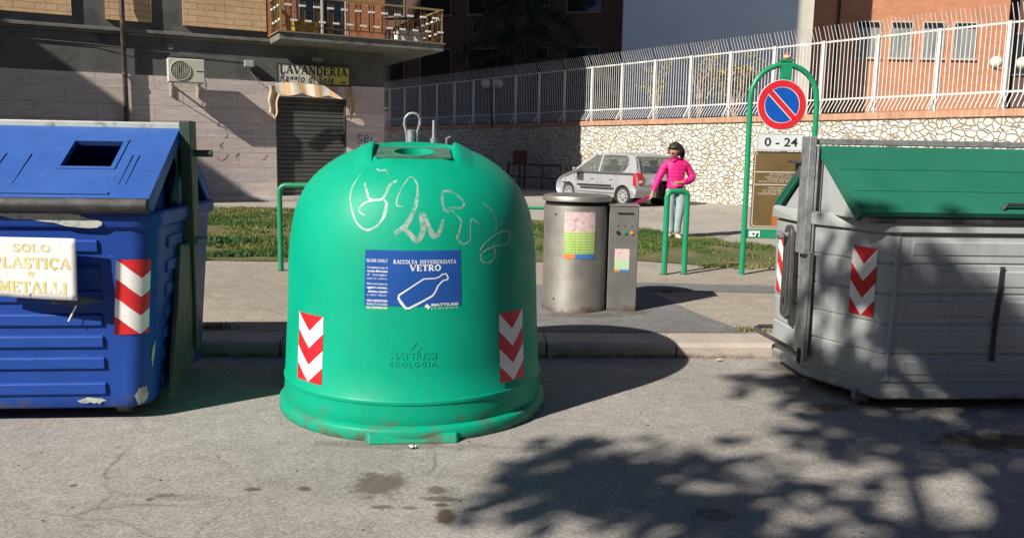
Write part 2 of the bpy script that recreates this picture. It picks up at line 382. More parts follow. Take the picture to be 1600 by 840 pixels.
def rubble():
    t = NT('cream_rubble_stone'); mp = t.map((1.0, 1.0, 1.25))
    nz = t.new('ShaderNodeTexNoise'); t.l.new(mp, nz.inputs['Vector']); nz.inputs['Scale'].default_value = 3.0
    sc = t.new('ShaderNodeVectorMath', operation='SCALE'); t.l.new(nz.outputs['Color'], sc.inputs[0]); sc.inputs['Scale'].default_value = .22
    ad = t.new('ShaderNodeVectorMath', operation='ADD'); t.l.new(mp, ad.inputs[0]); t.l.new(sc.outputs[0], ad.inputs[1])
    e = t.vor(6.3, 'DISTANCE_TO_EDGE', ad.outputs[0]); k = t.vor(6.3, 'F1', ad.outputs[0], 'Color')
    g = t.new('ShaderNodeSeparateColor'); t.l.new(k, g.inputs[0])
    c = t.ramp(g.outputs[0], [(0, (.52, .48, .40)), (.3, (.63, .60, .525)), (.9, (.70, .675, .61)), (.97, (.50, .41, .31))])
    c = t.mix(.7, c, t.ramp(t.noise(11, 5, .65), [(.3, .72), (.7, 1.16)]), 'MULTIPLY')
    wide = t.math('ADD', e, t.math('MULTIPLY', t.math('SUBTRACT', t.noise(7, 5, .7), .5), .13))
    mo = t.ramp(wide, [(.02, 1.0), (.06, 0.0)])
    c = t.mix(mo, c, t.ramp(t.noise(20, 3), [(.3, (.22, .185, .145)), (.7, (.40, .355, .295))]))
    t.bump(t.ramp(wide, [(0, 0.0), (.05, .55), (.16, 1.0)]), .9, .05)
    return t.done(c, .85)
M_RUBBLE = rubble()

# ------------------------------------------------------------------ the ground
def gz(x, y):
    return .12 + .0085 * max(0, y - 7) + .026 * max(0, -x - 1.5) * min(1, max(0, (y - 8) / 12))
def kerb_y(x): return 6.30 + .058 * x
road_stains = [(-.63, 3.78, .16, .17, .75), (-.33, 3.74, .06, .06, .7), (-.31, 3.63, .09, .03, .75), (-.28, 3.47, .075, .10, .97), (-.30, 3.56, .06, .03, .85), (-.57, 3.53, .06, .03, .7), (-.43, 3.53, .045, .02, .6), (.92, 3.52, .10, .07, .5), (2.78, 4.55, .45, .18, .85), (3.3, 4.7, .4, .2, .8),
               (2.0, 5.15, .24, .10, .65), (-.62, 4.32, .62, .07, .35), (1.95, 6.05, .22, .06, .4), (-1.2, 3.7, .05, .03, .8), (-1.55, 3.62, .1, .03, .6), (-.95, 3.72, .04, .03, .8)]
M_ROAD = asphalt('worn_asphalt', (.292, .275, .258), (.33, .312, .293), road_stains, .3)
M_PAVE = asphalt('pavement_asphalt', (.31, .272, .23), (.37, .33, .28), [(.75, 7.5, .55, .14, .55), (1.0, 7.62, .35, .1, .6)], .33, seed=3.1)
M_PATCH = asphalt('grey_patch_asphalt', (.165, .165, .168), (.20, .20, .20), [(.68, 7.4, .5, .12, .5), (1.1, 7.56, .25, .1, .5)], .6, .7, .002, 5.2)
M_LANE = asphalt('pale_lane', (.34, .315, .28), (.40, .37, .335), (), .2, .6, .003, 1.3)

m = MB()
m.add([(-80, -60, 0), (80, -60, 0), (80, 9.5, 0), (-80, 3.2, 0)], [(0, 1, 2, 3)])
tag(m.build('road', M_ROAD), kind='structure')
m = MB()
def yv(x, j, n=40): 
    y0 = kerb_y(x) + .34; return y0 + (110 - y0) * (j / n) ** 2
def pave(u, v):
    x = u; y0 = kerb_y(x) + .345; y = y0 + (120 - y0) * v ** 2
    return (x, y, gz(x, y))
m.grid(pave, 90, 60, -80, 80, 0, 1)
tag(m.build('pavement', M_PAVE, smooth=180), kind='structure')

# kerb stones
def kerbmat():
    t = NT('kerb_stone'); c = t.ramp(t.noise(2.5, 6, .65), [(.3, (.31, .27, .235)), (.7, (.42, .375, .325))])
    c = t.mix(1, c, t.ramp(t.vor(70, 'F1'), [(0, .8), (.6, 1.1)]), 'MULTIPLY')
    X = t.xyz(); d = t.math('ADD', t.math('SUBTRACT', 1, t.math('MULTIPLY', X[2], 16)), t.math('MULTIPLY', t.math('SUBTRACT', t.noise(6, 6, .7), .5), 2.4))
    c = t.mix(t.ramp(d, [(.35, 0.0), (1, .85)]), c, C(.10, .075, .05)); t.bump(t.noise(45, 4), .3, .006)
    return t.done(c, .85)
m = MB(); x = -14.0
while x < 14:
    L = 1.02; e = random.uniform(-.004, .004)
    y0, y1 = kerb_y(x + .007), kerb_y(x + L - .007)
    a, b = Vector((x + .007, y0, 0)), Vector((x + L - .007, y1, 0)); nrm = Vector((-.058, 1, 0)).normalized()
    prof = [(0, -.1), (0, .085), (.012, .105), (.035, .118 + e), (.36, .122 + e), (.36, -.1)]
    va = [a + nrm * p + Vector((0, 0, q)) for p, q in prof]; vb = [b + nrm * p + Vector((0, 0, q)) for p, q in prof]
    m.add(va + vb, [tuple(range(6)), tuple(range(6, 12))[::-1]] + [(i, i + 6, (i + 1) % 6 + 6, (i + 1) % 6) for i in range(6)])
    x += L
tag(recalc(m.build('kerb', kerbmat())), kind='structure')

def sheet(name, poly, mtl, dz=.004, step=.6):
    """sheet over the pavement following its height: clip a grid by a polygon"""
    xs = [p[0] for p in poly]; ys = [p[1] for p in poly]
    bm = bmesh.new(); f = bm.faces.new([bm.verts.new((p[0], p[1], 0)) for p in poly])
    for k in range(1, int((max(ys) - min(ys)) / step) + 1):
        bmesh.ops.bisect_plane(bm, geom=bm.verts[:] + bm.edges[:] + bm.faces[:], plane_co=(0, min(ys) + k * step, 0), plane_no=(0, 1, 0))
    for k in range(1, int((max(xs) - min(xs)) / (step * 2)) + 1):
        bmesh.ops.bisect_plane(bm, geom=bm.verts[:] + bm.edges[:] + bm.faces[:], plane_co=(min(xs) + k * step * 2, 0, 0), plane_no=(1, 0, 0))
    for v in bm.verts: v.co.z = gz(v.co.x, v.co.y) + dz
    me = bpy.data.meshes.new(name); bm.to_mesh(me); bm.free(); me.materials.append(mtl)
    o = bpy.data.objects.new(name, me); COL.objects.link(o); return o
tag(sheet('asphalt_patch', [(-.6, 6.66), (1.98, 6.80), (1.72, 7.6), (1.45, 8.78), (3.6, 8.75), (9, 8.9), (9, 9.35), (3.0, 9.25), (1.1, 9.3), (-.6, 8.7)], M_PATCH, .004), kind='structure')
LANE = [(-30, 17.6), (-6.7, 17.9), (-2, 17.6), (.35, 17.0), (2.3, 15.4), (3.6, 13.4), (5.2, 11.4), (8, 9.6), (30, 4), (40, 30), (-30, 34)]
tag(sheet('lane', LANE, M_LANE, .006, 1.2), kind='structure')

# grass: soil sheet plus blades
GR = [(-14, 10.15), (-3.9, 10.35), (-2.4, 10.4), (0, 10.75), (1.7, 11.1), (2.5, 10.75), (3.4, 10.75), (6.0, 10.2), (5.0, 11.55), (3.6, 13.3), (2.3, 15.3), (.35, 16.9), (-2, 17.4), (-6.7, 17.5), (-14, 17.2)]
def soil():
    t = NT('grass_soil'); n = t.noise(1.1, 6, .65)
    c = t.ramp(n, [(.32, (.20, .145, .085)), (.44, (.13, .115, .05)), (.6, (.075, .10, .028))])
    c = t.mix(1, c, t.ramp(t.noise(30, 4, .7), [(.3, .7), (.7, 1.25)]), 'MULTIPLY'); t.bump(t.noise(25, 4), .8, .03)
    return t.done(c, .95)
tag(sheet('grass_soil', GR, soil(), .010), kind='structure')
def inside(px, py, poly):
    c = np.zeros(px.shape, bool); j = len(poly) - 1
    for i in range(len(poly)):
        xi, yi = poly[i]; xj, yj = poly[j]
        c ^= ((yi > py) != (yj > py)) & (px < (xj - xi) * (py - yi) / ((yj - yi) or 1e-9) + xi); j = i
    return c
def vnoise(x, y, f, seed):
    g = np.random.default_rng(seed).random((64, 64)); X = x * f + 100; Y = y * f + 100
    i = np.floor(X).astype(int); j = np.floor(Y).astype(int); a = X - i; b = Y - j; a = a * a * (3 - 2 * a); b = b * b * (3 - 2 * b)
    q = lambda m_, n_: g[m_ % 64, n_ % 64]
    return (q(i, j) * (1 - a) + q(i + 1, j) * a) * (1 - b) + (q(i, j + 1) * (1 - a) + q(i + 1, j + 1) * a) * b
def blades():
    N = 280000
    x = rng.uniform(-9, 6, N); y = rng.uniform(10, 17.6, N)
    wob = (vnoise(x, y, 1.6, 1) - .5) * .75 + (vnoise(x, y, 6, 2) - .5) * .35
    dens = vnoise(x, y, .9, 3) * .6 + vnoise(x, y, 3.2, 4) * .4
    keep = inside(x + wob * .5, y + wob, GR) & (dens > .33 + .2 * rng.random(N)) & (np.abs(x) < .66 * y + .5)
    x, y, dens = x[keep], y[keep], dens[keep]; n = len(x)
    z = np.array([gz(a, b) for a, b in zip(x, y)]) + .008
    clover = (vnoise(x, y, .75, 9) > .55) & (x < -1.2) & (y < 13.5)
    h = rng.uniform(.02, .06, n) * (.6 + dens) * np.where(clover, 1.25, 1); wd = rng.uniform(.006, .012, n) * np.where(clover, 2.6, 1)
    a = rng.uniform(0, 2 * pi, n); ln = rng.uniform(.1, .9, n) * h; la = rng.uniform(0, 2 * pi, n)
    dx, dy = np.cos(a) * wd, np.sin(a) * wd
    v = np.empty((n, 3, 3)); v[:, 0] = np.c_[x - dx, y - dy, z]; v[:, 1] = np.c_[x + dx, y + dy, z]
    v[:, 2] = np.c_[x + np.cos(la) * ln, y + np.sin(la) * ln, z + h]
    me = bpy.data.meshes.new('grass'); me.vertices.add(3 * n); me.loops.add(3 * n); me.polygons.add(n)
    me.vertices.foreach_set('co', v.ravel()); me.loops.foreach_set('vertex_index', np.arange(3 * n)); me.polygons.foreach_set('loop_start', np.arange(0, 3 * n, 3))
    at = me.attributes.new('dry', 'FLOAT', 'POINT')
    dry = np.clip(vnoise(x, y, 1.3, 5) * .55 + vnoise(x, y, 4, 6) * .35 + rng.random(n) * .35 - .15 - .5 * clover + .25 * (y < 11.3) * (x > 0) - .10, 0, 1)
    at.data.foreach_set('value', np.repeat(dry, 3))
    me.update(); me.validate()
    t = NT('grass_blades'); g = t.new('ShaderNodeAttribute', attribute_name='dry')
    c = t.ramp(g.outputs['Fac'], [(.05, (.028, .085, .022)), (.35, (.075, .125, .026)), (.6, (.15, .155, .04)), (.9, (.29, .23, .09))])
    t.done(c, .6, 0, .3); t.b.inputs['Subsurface Weight'].default_value = 0
    me.materials.append(t.m)
    o = bpy.data.objects.new('grass', me); COL.objects.link(o); tag(o, kind='stuff'); o['label'] = 'patchy green and yellowing grass strip behind the bins'; return o
blades()
# ------------------------------------------------------------------ laundry building (local: x along facade, -y towards the street)
LB = thing('corner_building', (-3.47, 22.5, 0), R(27), 'dark grey corner building with stone clad ground floor and a balcony over the laundry', 'building')
def part(name, fill, mats, parent, **k):
    m = MB(); fill(m); return m.build(name, mats, parent, **k)
BH = 27.0
def f(m):
    m.box(-22, -2.84, 0, 9, -.6, 3.2); m.box(-1.03, 0, 0, 9, -.6, 3.2); m.box(-2.84, -1.03, 0, 9, 2.86, 3.2); m.box(-2.84, -1.03, .5, 9, -.6, 2.86)
part('stone_cladding', f, M_CLAD, LB)
part('plaster_wall', lambda m: (m.box(-22, -.01, .03, 9, 3.2, 4.16), m.box(-22, -.012, .05, 9, 4.22, BH)), M_PLASTER, LB)
part('cornice', lambda m: (m.box(-22, .08, -.11, 9.1, 4.14, 4.22), m.box(-22, .05, -.05, 9.05, 4.09, 4.14)), M_CORN, LB, bevel=.012)
for x0, x1, z0 in ((-14, -7.27, 4.42), (-6.59, -5.62, 4.40), (-4.94, -3.02, 4.40)):
    for z1, z2 in ((z0, 7.0), (7.5, 10.2)):
        part('brick_panel', lambda m: m.box(x0, x1, -.02, .06, z1, z2), M_TAN, LB)
part('tile_panel', lambda m: (m.box(-.95, .02, -.02, 8.9, 4.30, 7.2), m.box(-2.98, -2.28, -.02, .06, 4.30, 7.2)), M_ORTILE, LB)
# balcony
part('balcony_slab', lambda m: (m.box(-2.95, 1.2, -1.2, 0, 4.10, 4.27), m.box(0, 1.2, 0, 8, 4.10, 4.27)), M_CORN, LB, bevel=.01)
part('balcony_slab_edge', lambda m: (m.box(-2.99, 1.24, -1.24, -.02, 4.27, 4.30), m.box(.0, 1.24, -.02, 8, 4.27, 4.30)), mat('slab_edge', (.2, .16, .12), .7), LB)
fr = part('balcony_door', lambda m: (m.box(-2.25, -2.17, .0, .05, 4.3, 6.6), m.box(-1.66, -1.60, -.01, .05, 4.3, 6.6), m.box(-1.05, -.96, -.03, .06, 4.3, 6.6), m.box(-2.17, -1.05, .0, .05, 4.3, 4.42)), mat('cream_door_frame', (.52, .47, .4), .5), LB, bevel=.008)
part('pane', lambda m: m.box(-2.17, -1.05, .02, .03, 4.42, 6.6), M_GLASS, fr)
M_BRONZE = mat('bronze_railing', (.13, .075, .03), .4, .4, .15, 8)
M_GILT = mat('gilt_handrail', (.33, .26, .09), .4, .4, .12, 6)
M_BRK = mat('bracket_white', (.7, .68, .66), .5)
def bal(x0, y0, x1, y1, n):
    m = MB(); kk = []; h = MB(); d = Vector((x1 - x0, y1 - y0, 0)); ux = d.normalized(); Mx = Matrix.Translation((x0, y0, 0)) @ Matrix.Rotation(math.atan2(d.y, d.x), 4, 'Z'); L = d.length
    m.box(0, L, -.015, .015, 4.42, 4.445, M=Mx)
    for i in range(n):
        a = L * (i + .5) / n
        for q in (-.045, 0, .045): m.tube([Mx @ Vector((a + q, 0, 4.31)), Mx @ Vector((a + q, 0, 5.08))], .008, 5)
        m.box(a - .075, a - .05, -.012, .012, 4.44, 5.06, M=Mx); m.box(a + .05, a + .075, -.012, .012, 4.44, 5.06, M=Mx)
        b = a + L / n * .38; kk.append((Mx, a, 4.885)); kk.append((Mx, b, 4.545))
    h.box(-.03, L + .03, -.04, .04, 5.1, 5.14, M=Mx)
    for a in (0, L): h.box(a - .018, a + .018, -.018, .018, 4.3, 5.1, M=Mx)
    r = m.build('balcony_railing', M_BRONZE, LB); [part('white_bracket', lambda q: q.box(a - .075, a + .075, -.035, .03, z, z + .045, M=Mq), M_BRK, r) for Mq, a, z in kk]; h.build('handrail', M_GILT, r)
bal(-2.9, -1.16, 1.16, -1.16, 12); bal(-2.9, -.02, -2.9, -1.12, 3); bal(1.16, -1.12, 1.16, 7.5, 22)
# shutter and its rails
def shut():
    t = NT('shutter_slats'); c = t.mix(t.ramp(t.noise(1.5, 5, .6), [(.35, 0.0), (.7, 1.0)]), C(.075, .078, .075), C(.115, .115, .11))
    return t.done(c, .55, .2)
def f(m):
    z = .1
    while z < 2.9:
        m.prism([(.16, z), (.135, z + .02), (.135, z + .085), (.16, z + .105)], lambda a, b, t: (t, a, b), -2.84, -1.03); z += .107
    m.box(-2.84, -1.03, .16, .2, -.4, 2.95)
part('roller_shutter', f, shut(), LB)
part('shutter_rail', lambda m: (m.box(-2.87, -2.80, .02, .17, -.4, 2.88), m.box(-1.07, -1.0, .02, .17, -.4, 2.88)), M_DSTEEL, LB)
m = MB(); m.box(-22, .6, -1.6, -.003, -.6, .36)
o = m.build('footpath', M_LANE); o.location = LB.location; o.rotation_euler = LB.rotation_euler; tag(o, kind='structure')
def on_lb(x, y, z): 
    a = R(27); return (-3.47 + x * cos(a) - y * sin(a), 22.5 + x * sin(a) + y * cos(a), z)
# scribbles on the cladding
def scrib(name, pts, r, mtl, label):
    m = MB()
    for q in pts: m.tube([(a, -.004, b) for a, b in q], r, 4)
    o = m.build(name, mtl); o.location = LB.location; o.rotation_euler = LB.rotation_euler
    o.parent = LB; o.location = (0, 0, 0); o.rotation_euler = (0, 0, 0)
    o['label'] = label; return o
scrib('graffiti', [[(-.63, 1.93), (-.72, 1.95), (-.70, 1.85), (-.62, 1.82), (-.66, 1.73), (-.74, 1.74)], [(-.55, 1.84), (-.44, 1.86), (-.46, 1.95), (-.54, 1.93), (-.56, 1.78), (-.45, 1.75)], [(-.36, 1.9), (-.35, 1.76)], [(-.35, 1.97), (-.34, 2.0)]], .014, mat('blue_spray', (.03, .07, .25), .6), 'blue spray letters on the pale stone pier')
sc = []
for k in range(9):
    cx, cz = random.uniform(-4.3, -3.0), random.uniform(1.2, 2.5); q = []
    for j in range(6): q.append((cx, cz)); cx += random.uniform(-.08, .1); cz += random.uniform(-.09, .08)
    sc.append(q)
scrib('scrawl', sc, .003, mat('faint_marker', (.12, .105, .11), .8), 'thin dark scrawl on the stone cladding')

# things fixed to the facade
def fix(name, x, y, z, label, cat, group=None): return thing(name, on_lb(x, y, z), R(27), label, cat, group)
M_PIPE = mat('brown_downpipe', (.05, .04, .036), .5, .1, .2, 5, dirt=(.16, .12, .09), ds=3)
dp = fix('drainpipe', -6.25, -.09, .3, 'dark brown downpipe running up the stone and plaster facade', 'drainpipe')
part('pipe', lambda m: m.tube([(0, 0, 0), (0, 0, 3.75), (0, -.06, 3.9), (0, -.12, 4.2), (0, -.06, 4.5), (0, 0, 9)], .055, 12), M_PIPE, dp, smooth=50)
for z in (1.2, 2.9, 5.2): part('bracket', lambda m: (m.lathe([(z - .03, .066), (z + .03, .066)], 12), m.box(-.02, .02, 0, .085, z - .015, z + .015)), M_DSTEEL, dp)
ac = fix('air_conditioner', -4.96, -.42, 3.04, 'cream outdoor air conditioning unit high on the facade', 'air conditioner')
M_AC = mat('cream_metal', (.55, .55, .47), .45, 0, .05)
part('casing', lambda m: m.box(-.40, .40, -.14, .18, 0, .54), M_AC, ac, bevel=.02)
g = part('fan_grille', lambda m: [m.tube([(-.13 + rr_ * cos(a), -.15, .27 + rr_ * sin(a)) for a in np.linspace(0, 2 * pi, 25)], .009 if rr_ > .2 else .004, 5) for rr_ in (.08, .12, .16, .215)] + [m.box(-.135 + q, -.125 + q, -.152, -.146, .27 - math.sqrt(max(0, .21 ** 2 - q * q)), .27 + math.sqrt(max(0, .21 ** 2 - q * q))) for q in np.linspace(-.18, .18, 9)], M_AC, ac)
part('fan_opening', lambda m: m.prism([(-.13 + .21 * cos(a), .27 + .21 * sin(a)) for a in np.linspace(0, 2 * pi, 28, endpoint=False)], lambda a, b, t: (a, t, b), -.1435, -.1415), mat('fan_shadow', (.06, .06, .045), .7), g)
part('badge', lambda m: m.box(.22, .37, -.1425, -.1415, .25, .275), M_BLKINK, ac)
for s in (-.3, .3): part('bracket', lambda m: (m.box(s - .02, s + .02, -.12, .4, -.035, -.003), m.box(s - .02, s + .02, .38, .42, -.3, 0), m.tube([(s, -.1, -.03), (s, .4, -.28)], .012, 6)), M_AC, ac)
part('hose', lambda m: m.tube([(.41, .1, .12), (.47, .2, .05), (.46, .34, -.25), (.38, .40, -.5)], .014, 7), M_BARW, ac)
jb = fix('junction_box', -3.47, -.06, 3.6, 'small pale junction box with a loose wire, left of the laundry sign', 'junction box')
part('case', lambda m: m.box(-.11, .11, -.07, .055, -.08, .08), mat('pale_box', (.34, .35, .35), .5), jb, bevel=.015)
part('wire', lambda m: m.tube([(.02, 0, -.09), (.05, .02, -.2), (.16, .03, -.36), (.35, .05, -.5), (.62, .05, -.62)], .008, 5), M_BARW, jb)
wl_ = fix('wall_lamp', -1.83, -.05, 3.80, 'small bulkhead lamp on the plaster above the laundry sign', 'lamp')
part('base', lambda m: m.box(-.06, .06, -.03, .075, -.07, .05), M_DSTEEL, wl_, bevel=.01)
part('lamp_shade', lambda m: m.prism([(-.15, -.04), (.15, -.04), (.13, .05), (-.13, .05)], lambda a, b, t: (a, t, b), -.2, -.033), mat('lamp_grey', (.16, .15, .14), .5), wl_, bevel=.015)
cb = fix('cable', 0, -.05, 0, 'thin grey cable strung across the dark plaster of the facade', 'cable')
part('wire', lambda m: m.tube([(-12, .06, 4.0), (-8, .05, 3.86), (-6.9, .05, 3.83), (-6.25, .0, 3.79), (-5, .05, 3.74), (-3.6, .05, 3.68)], .007, 5), mat('grey_wire', (.2, .2, .2), .6), cb)
vt = fix('round_vent', -5.24, 0, 3.89, 'small round grey vent cover above the air conditioner', 'vent')
part('cover', lambda m: m.prism([(.075 * cos(a), .075 * sin(a)) for a in np.linspace(0, 2 * pi, 20, endpoint=False)], lambda a, b, t: (a, t, b), -.0, .032), M_CORN, vt)
# shop sign
sg = fix('shop_sign', -1.88, -.07, 3.17, 'white and yellow laundry shop sign with black lettering over the shutter', 'sign')
def signmat():
    t = NT('sign_face'); X = t.xyz(); n = t.math('ADD', X[0], t.math('MULTIPLY', t.noise(2.2, 3), .9))
    c = t.ramp(n, [(.1, (.62, .60, .55)), (.55, (.60, .56, .33)), (.95, (.55, .50, .08))]); return t.done(c, .35)
part('panel', lambda m: m.box(-.90, .90, -.035, .06, .03, .46), signmat(), sg)
part('frame', lambda m: (m.box(-.94, .94, -.045, .065, .46, .485), m.box(-.94, .94, -.045, .065, 0, .03), m.box(-.94, -.90, -.045, .065, .03, .46), m.box(.90, .94, -.045, .065, .03, .46)), mat('dark_sign_frame', (.04, .045, .04), .5), sg)
m = MB(); sf = lambda x, y, l: (x, -.036 - l, y)
slab_word(m, 'LAVANDERIA', -.86, .245, .205, 1.72, sf, 1.25)
m.build('lettering', mat('sign_black', (.03, .025, .015), .6), sg)
m = MB(); plain_word(m, 'Raggio di Sole', -.86, .05, .19, 1.36, sf, .02, .28, spacing=1.16)
m.add([sf(*p, .001) for p in ((.66, .10), (.70, .075), (.78, .07), (.84, .12), (.76, .11))], [(0, 1, 2, 3, 4)])
m.build('lettering', M_BLKINK, sg)
# awning remains
def awnmat():
    t = NT('striped_awning'); X = t.xyz(t.tc.outputs['UV']); k = t.math('MODULO', t.math('MULTIPLY', X[0], 5.0), 1)
    c = t.mix(t.ramp(k, [(.0, 0.0), (.42, 0.0), (.5, 1.0), (.92, 1.0), (1, 0.0)]), C(.74, .70, .64), C(.62, .33, .10)); c = t.mix(t.noise(5, 5), c, C(.5, .4, .3)); return t.done(c, .9)
M_AWN = awnmat()
aw = fix('awning', -1.9, -.08, 2.95, 'torn white and orange striped awning hanging over the laundry shutter', 'awning')
part('valance', lambda m: m.grid(lambda u, v: (-1.02 + 1.95 * u, -.26 - .14 * v + .03 * sin(u * 21), .21 - (.24 + .08 * abs(sin(u * 9.4))) * v + .02 * sin(u * 6)), 60, 6), M_AWN, aw, smooth=180)
part('valance_return', lambda m: (m.grid(lambda u, v: (-1.14 + .27 * u * (1 - .35 * v) + .02 * sin(v * 9), -.20 - .04 * sin(u * 8) + .12 * v, .14 - (.62 + .16 * u + .05 * sin(u * 11)) * v), 8, 14), m.grid(lambda u, v: (.80 + .22 * u + .05 * sin(v * 2.6), -.16 - .05 * sin(u * 9), .03 - (.18 + .5 * math.sin(pi * min(1, u * 1.1))) * v), 8, 14)), M_AWN, aw, smooth=180)
part('rod', lambda m: m.tube([(-1.03, -.2, .2), (.94, -.2, .2)], .015, 6), M_DSTEEL, aw)
# objects on the balcony
cr = fix('crate', .42, -.75, 4.305, 'white plastic crate on the balcony floor behind the railing', 'crate')
def f(m):
    m.box(-.33, .33, -.2, .2, 0, .02); m.box(-.33, .33, -.2, -.18, .02, .24); m.box(-.33, .33, .18, .2, .02, .24); m.box(-.33, -.31, -.18, .18, .02, .24); m.box(.31, .33, -.18, .18, .02, .24); m.box(-.35, .35, -.215, .215, .24, .265)
part('shell', f, M_WHITE, cr, bevel=.008)
pb = fix('planter_box', -2.28, -.85, 4.305, 'yellow planter box on the balcony floor beside the glazed door', 'planter')
part('trough', lambda m: m.loft([[(a, b, z) for a, b in rrect(.28 + z * .1, .14 + z * .1, .04)] for z in (0, .28)]), mat('yellow_pot', (.42, .31, .03), .5), pb, smooth=40)
part('soil', lambda m: m.box(-.27, .27, -.13, .13, .26, .29), mat('soil', (.05, .035, .02), .9), pb)

# neighbouring block up the street (its roof edge shades the left of the facade)
nb = thing('neighbour_building', on_lb(-26, -4, 0), R(27), 'plain tan apartment block standing to the left of the corner building', 'building')
part('wall', lambda m: m.box(-8, 8, -2, 2, -.3, 11.2), M_TAN, nb)
part('roof', lambda m: m.box(-8.1, 8.05, -2.1, 2.1, 11.2, 11.32), M_CORN, nb)
for i in range(5):
    for j in range(3):
        wv_ = part('window', lambda m: m.box(-6.5 + 3 * i, -5.3 + 3 * i, -2.03, -1.97, 1.2 + 3.2 * j, 2.8 + 3.2 * j), M_GLASS, nb)

ob = thing('added_street_row', (0, -15, 0), 0, 'long tan brick apartment row added unseen across the road to block low sky light', 'building')  # unseen row added behind the camera to cut ambient sky light
part('wall', lambda m: m.box(-45, 45, -9, 0, -.3, 10.5), M_TAN, ob)
part('roof', lambda m: m.box(-45.3, 45.3, -9.3, .4, 10.5, 10.75), M_CORN, ob)
for i in range(14):
    for j in range(3): part('window', lambda m: m.box(-41 + 6 * i, -39.4 + 6 * i, -.02, .04, 1.2 + 3.2 * j, 2.9 + 3.2 * j), M_GLASS, ob)

# ------------------------------------------------------------------ rubble retaining wall, fence on top
WZ = R(-54.25)
SW = thing('retaining_wall', (2.25, 27.8, 0), WZ, 'cream rubble stone retaining wall with a brick coping, behind the car', 'wall')
part('masonry', lambda m: m.box(-26, 24, 0, .5, -.5, 2.46), M_RUBBLE, SW)
part('coping', lambda m: m.box(-26, 24, -.05, .55, 2.463, 2.61), M_COPE, SW)
FN = thing('railing_fence', (2.25, 27.8, 2.61), WZ, 'tall white steel fence with bent pickets on top of the stone wall', 'fence')
M_FW = mat('fence_white', (.66, .66, .66), .45, 0, .1, 3, dirt=(.45, .43, .40), ds=5)
panel = MB(); bx = .158
for k in range(14):
    a = .075 + k * .0985
    panel.tube([(a, -.20, .03), (a, -.16, .1), (a, 0, .30), (a, 0, .36), (a, 0, 1.73), (a, -.02, 1.78), (a, -.17, 2.08)], [.0095] * 6 + [.007], 6)
pm = None; px0 = -5.24
post = MB(); post.box(-.032, .032, -.02, .045, -.01, 1.76); post.box(-.05, .05, -.05, .07, -.01, .012)
post.prism([(-.2, 0), (-.02, .3), (-.02, .36), (-.22, .03)], lambda a, b, t: (t, a, b), -.012, .012)
rail = MB(); rail.box(.034, 1.385, .012, .03, .335, .375); rail2 = MB(); rail2.box(.034, 1.385, .012, .03, 1.705, 1.745)
p0 = panel.build('picket_panel', M_FW, FN, smooth=60); q0 = post.build('fence_post', M_FW, FN); r0 = rail.build('fence_rail', M_FW, FN); r1 = rail2.build('fence_rail', M_FW, FN)
for i in range(-11, 19):
    for o in (p0, q0, r0, r1):
        c = o if i == -11 else o.copy()
        if i != -11: COL.objects.link(c); c.parent = FN
        c.location = (.22 + 1.42 * i, .16, 0)
def on_w(x, y, z=2.61): a = WZ; return (2.25 + x * cos(a) - y * sin(a), 27.8 + x * sin(a) + y * cos(a), z)
m = MB(); m.add([(-40, .5, 2.5), (60, .5, 2.5), (60, 60, 2.5), (-40, 60, 2.5)], [(0, 1, 2, 3)])
o = m.build('terrace', mat('terrace_ground', (.16, .15, .13), .9, 0, .2, 1)); o.location = SW.location; o.rotation_euler = SW.rotation_euler; tag(o, kind='structure')

# ------------------------------------------------------------------ buildings behind
def window(parent, x0, x1, z0, z1, y, fm, curtain=None, bars=False, t=.06):
    fr = part('window', lambda m: (m.box(x0, x1, y - .04, y + .03, z1 - t, z1), m.box(x0 - .06, x1 + .06, y - .09, y + .03, z0 - .03, z0 + t), m.box(x0, x0 + t, y - .04, y + .03, z0 + t, z1 - t), m.box(x1 - t, x1, y - .04, y + .03, z0 + t, z1 - t)), fm, parent)
    part('pane', lambda m: m.box(x0 + t, x1 - t, y - .012, y - .004, z0 + t, z1 - t), curtain or M_GLASS, fr)
    return fr
DB = thing('dark_brick_building', (4.7, 37.6, 2.5), R(-14), 'shaded dark red brick building with tall black windows behind the fence', 'building')
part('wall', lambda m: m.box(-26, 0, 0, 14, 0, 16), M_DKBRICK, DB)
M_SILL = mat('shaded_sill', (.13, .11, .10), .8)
for z0, z1 in ((1.0, 3.75), (5.2, 7.6), (9.0, 11.4)):
    for i in range(9):
        x1 = -1.0 - 2.3 * i; window(DB, x1 - 1.55, x1, z0, z1, -.01, M_SILL)
WB = thing('white_rendered_building', (4.65, 37.3, 2.5), R(0), 'tall plain pale rendered building, mostly in blue shade, beyond the fence', 'building')
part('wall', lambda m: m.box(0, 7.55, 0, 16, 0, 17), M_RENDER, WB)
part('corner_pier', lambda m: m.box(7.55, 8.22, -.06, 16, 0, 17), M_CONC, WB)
OB = thing('orange_brick_building', (12.95, 41.2, 2.5), R(-2), 'sunlit orange brick building with four curtained windows, behind the fence at the right', 'building')
part('wall', lambda m: m.box(0, 10.45, 0, 14, 0, 16), M_ORBRICK, OB)
part('downpipe', lambda m: m.tube([(2.45, -.07, 0), (2.45, -.07, 16)], .06, 8), M_PIPE, OB)
def curt():
    t = NT('window_curtain'); mp = t.map((9, 9, .4)); X = t.xyz()
    return t.done(t.ramp(t.noise(2.0, 3, .5, mp), [(.3, (.15, .155, .155)), (.7, (.33, .33, .32))]), .5)
M_CURT = curt()
M_WF = mat('pale_window_frame', (.5, .44, .36), .6)
